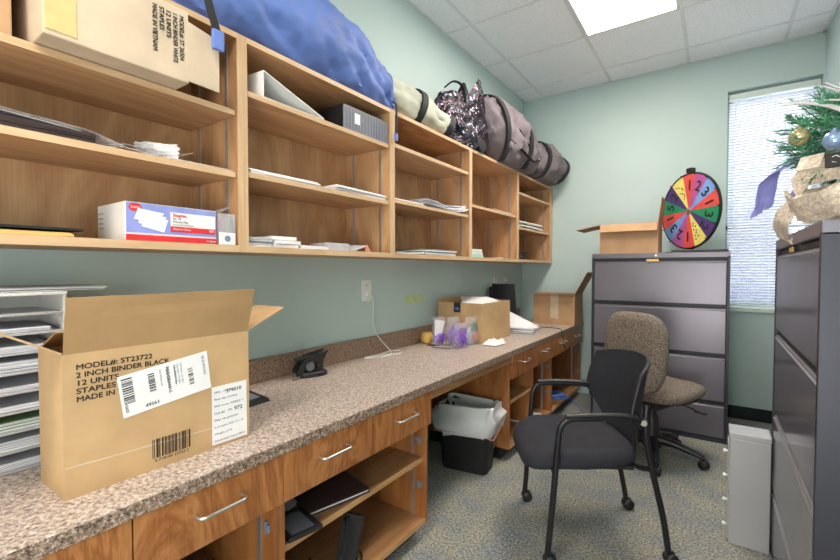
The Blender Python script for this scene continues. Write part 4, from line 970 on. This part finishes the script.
# bay C
ZCa = 1.551
stack('paper_stack', 'curling loose papers heaped on the middle shelf with flimsy sheets', -1.53, -1.288, 1.90, 2.36, ZCa, .030, 6, ['white', 'paper2'], jit=.010, curl=.030)
stack('paper_stack', 'thin flat sheets at the left of the shelf with the curling papers', -1.52, -1.292, 1.63, 1.90, ZCa, .010, 3, ['white'], jit=.008)
stack('paper_stack', 'stack of papers with a grey middle layer on the bottom shelf above the sticky notes', -1.53, -1.285, 1.90, 2.22, Z1, .034, 5, ['white', 'white', 'teala', 'white', 'smoke'], jit=.008)
stack('paper_stack', 'single sheets spread at the left end of the bottom shelf above the sticky notes', -1.50, -1.288, 1.64, 1.88, Z1, .006, 2, 'white', jit=.006, curl=.008)
# bay D
for i, z in enumerate((Z1, Z1+.018, Z1+.036)):
    MB().box(-1.37, -1.290, 2.425, 2.60-.012*i, z, z+.017, .001).build('small_carton', ['mintbox', 'whitep', 'whitep'][i], group='small flat cartons on the bottom shelf', label=['lowest mint green small flat carton on the bottom shelf', 'middle white small flat carton on the bottom shelf', 'topmost white small flat carton on the bottom shelf'][i], cat='box')
MB().box(-1.34, -1.286, 2.84, 2.93, Z1, Z1+.006).build('paper_slip', 'white', label='small white slip lying alone on the bottom shelf, single-shelf bay', cat='paper')
stack('paper_stack', 'few sheets at the right of the only inner shelf, single-shelf bay', -1.48, -1.30, 2.76, 3.08, 1.627, .010, 3, ['white', 'card2'], jit=.01)
MB().box(-1.36, -1.2845, 2.4145, 2.4175, 1.64, 1.90).build('paper_strip', 'white', label='white strip of paper standing along the upright of the single-shelf bay', cat='paper')
# bay E
stack('paper_stack', 'papers with a green folder on the middle shelf of the last bay', -1.52, -1.30, 3.24, 3.80, 1.546, .060, 6, ['card2', 'white', 'paper2', 'green'], jit=.02)
t = thing('headset', 'tangled black cables on the bottom shelf of the last bay', 'cables', (-1.40, 3.45, Z1))
pts = []
for i in range(60):
    a = i*.5; pts.append((-1.39+.06*math.cos(a)*(1+.2*math.sin(i)), 3.42+.10*math.sin(a*.93)+.003*i, Z1+.008+.05*abs(math.sin(i*.21))+.04*noise.noise(Vector((i*.3, 0, 0)))**2))
MB().tube(spline(pts, 3), .004, 6).build('cable', 'black', t, smooth=60)
MB().slab([(-1.36, 3.22, Z1+.003), (-1.30, 3.23, Z1+.003), (-1.31, 3.40, Z1+.02), (-1.40, 3.24, Z1+.13)], .012).build('adapter', 'black', t)

# ------------------------------------------------------------- on top of the shelving
ZT = UZ1
# blue bag
t = thing('blue_sleeping_bag_sack', 'long blue nylon sack lying on top of the shelving at left', 'bag', (-1.40, 1.1, ZT))
b, P, rr = soft([(-1.40, .62, ZT+.115), (-1.40, .72, ZT+.13), (-1.40, .85, ZT+.15), (-1.40, 1.0, ZT+.165), (-1.405, 1.2, ZT+.165), (-1.405, 1.36, ZT+.150), (-1.395, 1.50, ZT+.115), (-1.37, 1.60, ZT+.075), (-1.335, 1.665, ZT+.03)],
                [(.07, .07), (.135, .13), (.15, .155), (.16, .175), (.16, .175), (.15, .165), (.12, .135), (.085, .095), (.02, .02)], 56, 12, .015, 8, 1, ZT+.001, 2, 1.3, XL+.006)
b.build('sack', 'blue', t, smooth=80)
webbing([(-1.30, .64, ZT+.14), (-1.235, .665, ZT+.07), (-1.205, .675, ZT-.02), (-1.200, .690, ZT-.075)], (0, 1, .1), .026).build('strap', 'strap', t, smooth=60)
MB().box(-1.207, -1.193, .674, .708, ZT-.125, ZT-.068, .004).build('buckle', 'blue', t)
MB().tube(spline([(-1.30, 1.63, ZT+.05), (-1.268, 1.618, ZT+.02), (-1.262, 1.612, ZT-.06), (-1.262, 1.610, ZT-.12)], 6), .006, 8, ry=.35).build('strap', 'strap', t, smooth=60)
MB().box(-1.267, -1.257, 1.600, 1.620, ZT-.15, ZT-.115, .003).build('buckle', 'blue', t)
stack('paper_stack', 'white sheets on top of the shelving left of the blue sack', -1.52, -1.285, .33, .60, ZT, .02, 4, ['white', 'paper2'], jit=.004)
# khaki folded chair bag
t = thing('folding_chair_bag', 'khaki canvas folding-chair bag lying between the blue sack and the sequined tote', 'bag', (-1.38, 1.95, ZT))
b, P, rr = soft([(-1.46, 1.66, ZT+.085), (-1.45, 1.70, ZT+.12), (-1.43, 1.80, ZT+.125), (-1.40, 1.95, ZT+.11), (-1.37, 2.08, ZT+.085), (-1.35, 2.16, ZT+.07), (-1.34, 2.20, ZT+.065)],
                [(.05, .05), (.085, .095), (.10, .11), (.10, .10), (.085, .08), (.07, .065), (.03, .03)], 44, 10, .014, 10, 5, ZT+.001, 3, .8, XL+.006)
b.build('canvas', 'tan', t, smooth=80)
for i in (28, 50): band(P, rr, i, .040, .022, 44, ZT+.001, lean=.02).build('strap', 'strap', t, smooth=60)
# sequined tote
t = thing('sequined_tote_bag', 'black sequined tote bag with pointed top on top of the shelving', 'bag', (-1.38, 2.42, ZT))
def tote(u, v):
    a = 2*math.pi*u; hw = .30-.03*v; hd = .105*(1-.45*v); c, s = math.cos(a), math.sin(a)
    c = math.copysign(abs(c)**.8, c); s = math.copysign(abs(s)**.8, s)
    top = .29+.20*math.exp(-((s-.40)/.42)**2)+.03*math.exp(-((s+.62)/.25)**2)
    w_ = .020*noise.noise(Vector((c*2.2, s*2.4, v*3)))+.012*noise.noise(Vector((c*6, s*6, v*8)))
    bulge = 1+.16*math.sin(math.pi*min(1, v*1.1))
    return (-1.385+c*(hd*bulge+w_)+.03*v, 2.40+s*(hw*bulge+w_)+.03*v, ZT+.001+v*top)
b = MB(); b.grid(tote, 72, 40, .004); b.build('fabric', 'sequin', t, smooth=70)
MB().tube(spline([(-1.33, 2.16, ZT+.31), (-1.29, 2.20, ZT+.35), (-1.285, 2.30, ZT+.35), (-1.30, 2.36, ZT+.27)], 6), .009, 8, ry=.5).build('handle', 'strap', t, smooth=60)
MB().lathe([(.0, 0), (.055, 0), (.062, .008), (.055, .016), (0, .018)], n=24, T=Matrix.Translation((-1.275, 2.52, ZT+.045)) @ Matrix.Rotation(R(90), 4, 'Y') @ Matrix.Diagonal((.7, 1, 1, 1))).build('end_patch', 'strap', t, smooth=40)
# taupe duffels
t = thing('duffel_bag', 'taupe duffel bag with black straps right beside the sequined tote', 'bag', (-1.36, 3.0, ZT))
b, P, rr = soft([(-1.37, 2.70, ZT+.17), (-1.365, 2.76, ZT+.20), (-1.355, 2.85, ZT+.215), (-1.345, 3.05, ZT+.205), (-1.335, 3.25, ZT+.18), (-1.33, 3.38, ZT+.155), (-1.33, 3.44, ZT+.14)],
                [(.08, .12), (.15, .22), (.17, .25), (.175, .235), (.165, .20), (.14, .16), (.07, .08)], 52, 10, .034, 7, 11, ZT+.001, 2, .7, XL+.006)
b.build('canvas', 'taupe', t, smooth=80)
for i, ln_ in ((14, .03), (34, -.04)): band(P, rr, i, .045, .026, 52, ZT+.001, lean=ln_).build('strap', 'strap', t, smooth=60)
MB().tube(spline([(-1.21, 2.78, ZT+.16), (-1.165, 2.95, ZT+.10), (-1.155, 3.15, ZT+.06), (-1.165, 3.32, ZT+.10)], 8), .014, 8, ry=.4).build('carry_handle', 'strap', t, smooth=60)
MB().tube(spline([(-1.195, 2.96, ZT+.26), (-1.165, 3.06, ZT+.17), (-1.165, 3.20, ZT+.18), (-1.19, 3.28, ZT+.25)], 8), .014, 8, ry=.4).build('side_strap', 'strap', t, smooth=60)
t = thing('duffel_bag', 'rear taupe duffel bag reaching the far wall, past the end of the other one', 'bag', (-1.30, 3.7, ZT))
b, P, rr = soft([(-1.32, 3.46, ZT+.13), (-1.31, 3.52, ZT+.15), (-1.29, 3.65, ZT+.155), (-1.27, 3.80, ZT+.145), (-1.25, 3.92, ZT+.125), (-1.245, 3.975, ZT+.11)],
                [(.08, .08), (.15, .15), (.17, .165), (.165, .15), (.14, .12), (.09, .07)], 48, 10, .022, 8, 17, ZT+.001, 2, .6, XL+.006)
b.build('canvas', 'taupe', t, smooth=80)
for i, ln_ in ((12, .05), (38, .03)): band(P, rr, i, .045, .022, 48, ZT+.001, lean=ln_).build('strap', 'strap', t, smooth=60)

# ------------------------------------------------------------- inside the base cabinets
SHB = .421
t = thing('portfolio', 'dark brown folder lying on the shelf of the open base cabinet left of the wastebasket', 'folder', (-1.10, 1.02, SHB), R(-14))
MB().box(-.085, .085, -.115, .115, .001, .005, .001).build('cover', 'brown', t, local=True); MB().box(-.082, .080, -.11, .11, .005, .012).build('page_block', 'white', t, local=True); MB().box(-.085, .085, -.115, .115, .012, .016, .001).build('cover', 'brown', t, local=True)
t = thing('picture_frame', 'small black frame lying at the left end of the shelf beside the dark brown folder', 'frame', (-1.05, .835, SHB), R(-12))
b = MB(); b.box(-.07, .07, -.055, -.040, 0, .012, .001).box(-.07, .07, .040, .055, 0, .012, .001).box(-.07, -.055, -.04, .04, 0, .012, .001).box(.055, .07, -.04, .04, 0, .012, .001); b.build('border', 'black', t, local=True)
MB().box(-.055, .055, -.04, .04, .001, .006).build('glass_front', 'smoke', t, local=True)
t = thing('leaflet', 'small grey leaflet on the shelf behind the small black frame', 'leaflet', (-1.19, .90, SHB), R(10))
MB().box(-.05, .05, -.04, .04, .0, .006).build('pages', 'paper2', t, local=True)
b = MB(); KB = KZ+.022
pts = [(-1.05, .92, KB+.01), (-1.02, 1.0, KB+.08), (-1.08, 1.08, KB+.15), (-1.12, 1.10, KB+.06), (-1.04, 1.12, KB+.01), (-1.01, 1.02, KB+.01), (-1.10, .95, KB+.012), (-1.18, 1.0, KB+.01)]
t = thing('power_adapter', 'black power adapter with looped cord on the cabinet floor left of the wastebasket', 'adapter', (-1.1, 1.0, KB))
MB().tube(spline(pts, 10), .004, 6).build('cord', 'black', t, smooth=60); MB().slab([(-1.10, 1.06, KB+.012), (-1.03, 1.08, KB+.012), (-1.04, 1.13, KB+.15), (-1.11, 1.11, KB+.15)], .03).build('brick', 'black', t)
stack('paper_stack', 'papers on the shelf of the nearest base cabinet', -1.30, -1.02, .40, .62, .30, .012, 3, ['brown', 'white'], jit=.004)
t = thing('network_cable', 'coiled blue network cable inside the last base cabinet', 'cable', (-1.03, 3.40, KZ+.022))
pts = [(-1.03+.07*math.cos(i*.8)*(1+.25*math.sin(i*1.3)), 3.36+.10*math.sin(i*.8)*(1+.2*math.cos(i*.9)), KZ+.034+.055*abs(math.sin(i*.37))) for i in range(40)]
pts += [(-.97, 3.42, KZ+.05), (-.93, 3.50, .14), (-.88, 3.52, FZ+.015), (-.84, 3.46, FZ+.006)]
MB().tube(spline(pts, 4), .004, 6).build('cord', 'bluecable', t, smooth=60)
t = thing('black_equipment_box', 'black equipment box on the floor of the last base cabinet by the blue cable', 'equipment', (-1.20, 3.30, KZ+.022))
MB().box(-1.30, -1.11, 3.16, 3.40, KZ+.022, KZ+.15, .006).build('housing', 'black', t); MB().box(-1.111, -1.109, 3.19, 3.37, KZ+.05, KZ+.07).build('port_strip', 'smoke', t)
stack('paper_stack', 'white papers on the floor of the base cabinet behind the black chair', -1.25, -1.0, 2.72, 2.95, KZ+.022, .02, 4, 'white')

# ------------------------------------------------------------- festive arrangement on the right filing cabinet
FR = LOOSE
AC = Vector((.40, 1.82, 1.33))
t = thing('festive_arrangement', 'pine and burlap-bow festive arrangement with silvery twigs on the right filing cabinet', 'decoration', tuple(AC))
MB().box(.29, .52, 1.70, 1.98, 1.331, 1.44, .012).build('basket', 'burlap', t)
rnd = random.Random(3)
b = MB()
def sprig(p, d, L):
    d = d.normalized(); a = d.orthogonal().normalized(); c = d.cross(a); b.tube([p, p+d*L], .0016, 4)
    for i in range(26):
        q = p+d*L*(i/26); th_ = i*2.4; o_ = (a*math.cos(th_)+c*math.sin(th_)); nd = (o_*.75+d*.65).normalized(); ln = .030*(1-.4*i/26); wv = nd.cross(d).normalized()*.0016
        b.add([q-wv, q+wv, q+nd*ln+wv*.3, q+nd*ln-wv*.3], [(0, 1, 2, 3)])
for i in range(430):
    u = Vector((rnd.gauss(0, 1), rnd.gauss(0, 1), rnd.gauss(0, 1))).normalized(); r_ = rnd.random()**.4
    p = Vector((.36+u.x*.165*r_, 1.83+u.y*.20*r_, 1.625+u.z*.120*r_))
    p.x = min(p.x, .54)
    dd = (u+Vector((rnd.uniform(-.5, .5),)*1+(rnd.uniform(-.5, .5), rnd.uniform(-.2, .5))))
    if p.x > .48: dd.x = -abs(dd.x)
    sprig(p, dd, rnd.uniform(.05, .085))
b.build('pine_foliage', 'pine', t, fix=False)
MB().tube([(.40, 1.84, 1.42), (.40, 1.85, 1.60)], .015, 8).build('stem', 'twig', t)
for (x, y, z, r_, m_) in ((.199, 1.70, 1.605, .026, 'gold'), (.262, 1.62, 1.565, .026, 'bauble'), (.36, 1.72, 1.70, .026, 'gold'), (.26, 1.86, 1.56, .024, 'bauble'), (.29, 1.80, 1.575, .018, 'whitep'), (.42, 1.70, 1.66, .024, 'whitep')):
    b = MB(); b.lathe([(r_*math.sin(math.pi*k/14), -r_*math.cos(math.pi*k/14)) for k in range(15)], (x, y, z), 20); b.lathe([(.006, r_-.002), (.006, r_+.006), (0, r_+.007)], (x, y, z), 10); b.build('bauble', m_, t, smooth=60)
for i in range(11):
    s0 = Vector((.37, 1.58, 1.545+.004*i)); e0 = Vector((.15+.022*i+rnd.uniform(-.02, .02), 1.70+rnd.uniform(-.05, .05), 1.69+rnd.uniform(-.03, .03)+.012*i))
    mid = s0.lerp(e0, .5)+Vector((0, 0, .035+rnd.uniform(-.02, .02))); P_ = spline([s0, mid, e0], 8); MB().tube(P_, [.006*(1-.8*k/(len(P_)-1)) for k in range(len(P_))], 6).build('twig', 'twig', t, smooth=60)
def ribbon(path, wdir, wd, mat, name, t_=.0016, crumple=.006):
    P_ = spline(path, 10); n_ = len(P_)-1; wdir = Vector(wdir).normalized()
    def fn(u, v):
        f = u*n_; i = min(int(f), n_-1); q = P_[i].lerp(P_[i+1], f-i)
        return q+wdir*(v-.5)*wd+Vector((crumple*noise.noise(Vector((u*7, v*4, wd*9))), crumple*noise.noise(Vector((u*6+9, v*5, 0))), crumple*noise.noise(Vector((u*8, v*4+7, 0)))))
    b = MB(); b.grid(fn, n_*2, 10, t_); b.build(name, mat, t, smooth=70)
ribbon([(.34, 1.70, 1.46), (.29, 1.72, 1.505), (.225, 1.78, 1.500), (.205, 1.80, 1.445), (.27, 1.76, 1.425), (.34, 1.70, 1.45)], (.2, -.3, -1), .075, 'burlap', 'bow_loop')
ribbon([(.34, 1.70, 1.49), (.36, 1.62, 1.53), (.42, 1.58, 1.51), (.44, 1.60, 1.44), (.38, 1.66, 1.44), (.34, 1.70, 1.48)], (.1, .1, -1), .09, 'burlap', 'bow_loop')
ribbon([(.33, 1.70, 1.47), (.27, 1.70, 1.43), (.205, 1.76, 1.42), (.175, 1.83, 1.37), (.185, 1.90, 1.315), (.21, 1.88, 1.30)], (.25, -.75, -.25), .10, 'burlap', 'bow_tail')
ribbon([(.35, 1.68, 1.48), (.33, 1.60, 1.43), (.27, 1.62, 1.40), (.22, 1.70, 1.385), (.19, 1.76, 1.40), (.20, 1.80, 1.43)], (.4, .2, -.9), .085, 'burlap', 'bow_tail')
ribbon([(.30, 1.78, 1.545), (.22, 1.90, 1.575), (.16, 1.98, 1.545), (.145, 2.02, 1.47), (.135, 2.03, 1.42)], (.5, -.4, .35), .085, 'violet', 'violet_ribbon')
ribbon([(.30, 1.78, 1.54), (.24, 1.86, 1.51), (.215, 1.88, 1.45)], (.5, -.5, .1), .05, 'violet', 'violet_ribbon')
MB().slab([(.190, 1.68, 1.500), (.238, 1.64, 1.500), (.248, 1.65, 1.540), (.203, 1.69, 1.540)], .003).build('tag', 'burlap', t)
sg = MB().slab([(.242, 1.60, 1.487), (.34, 1.57, 1.487), (.34, 1.58, 1.527), (.242, 1.61, 1.527)], .006).build('sign_board', 'ink', t)
for i in range(2):
    P_ = [Vector((.255+.008*k, 1.5970-.0026*k, 1.515-.016*i+.004*math.sin(k*2.1+i))) for k in range(10)]; MB().tube(P_, .0012, 5).build('white_script', 'white', sg)
# small glass tea light on the cabinet corner
t = thing('glass_ornament', 'tiny clear glass ornament at the far corner of the right filing cabinet', 'ornament', (.235, 2.30, 1.33))
MB().lathe([(.012, 0), (.018, .006), (.018, .024), (.015, .028), (.014, .024), (.014, .008), (0, .006)], n=16).build('glass_cup', 'clear', t, local=True, smooth=50)
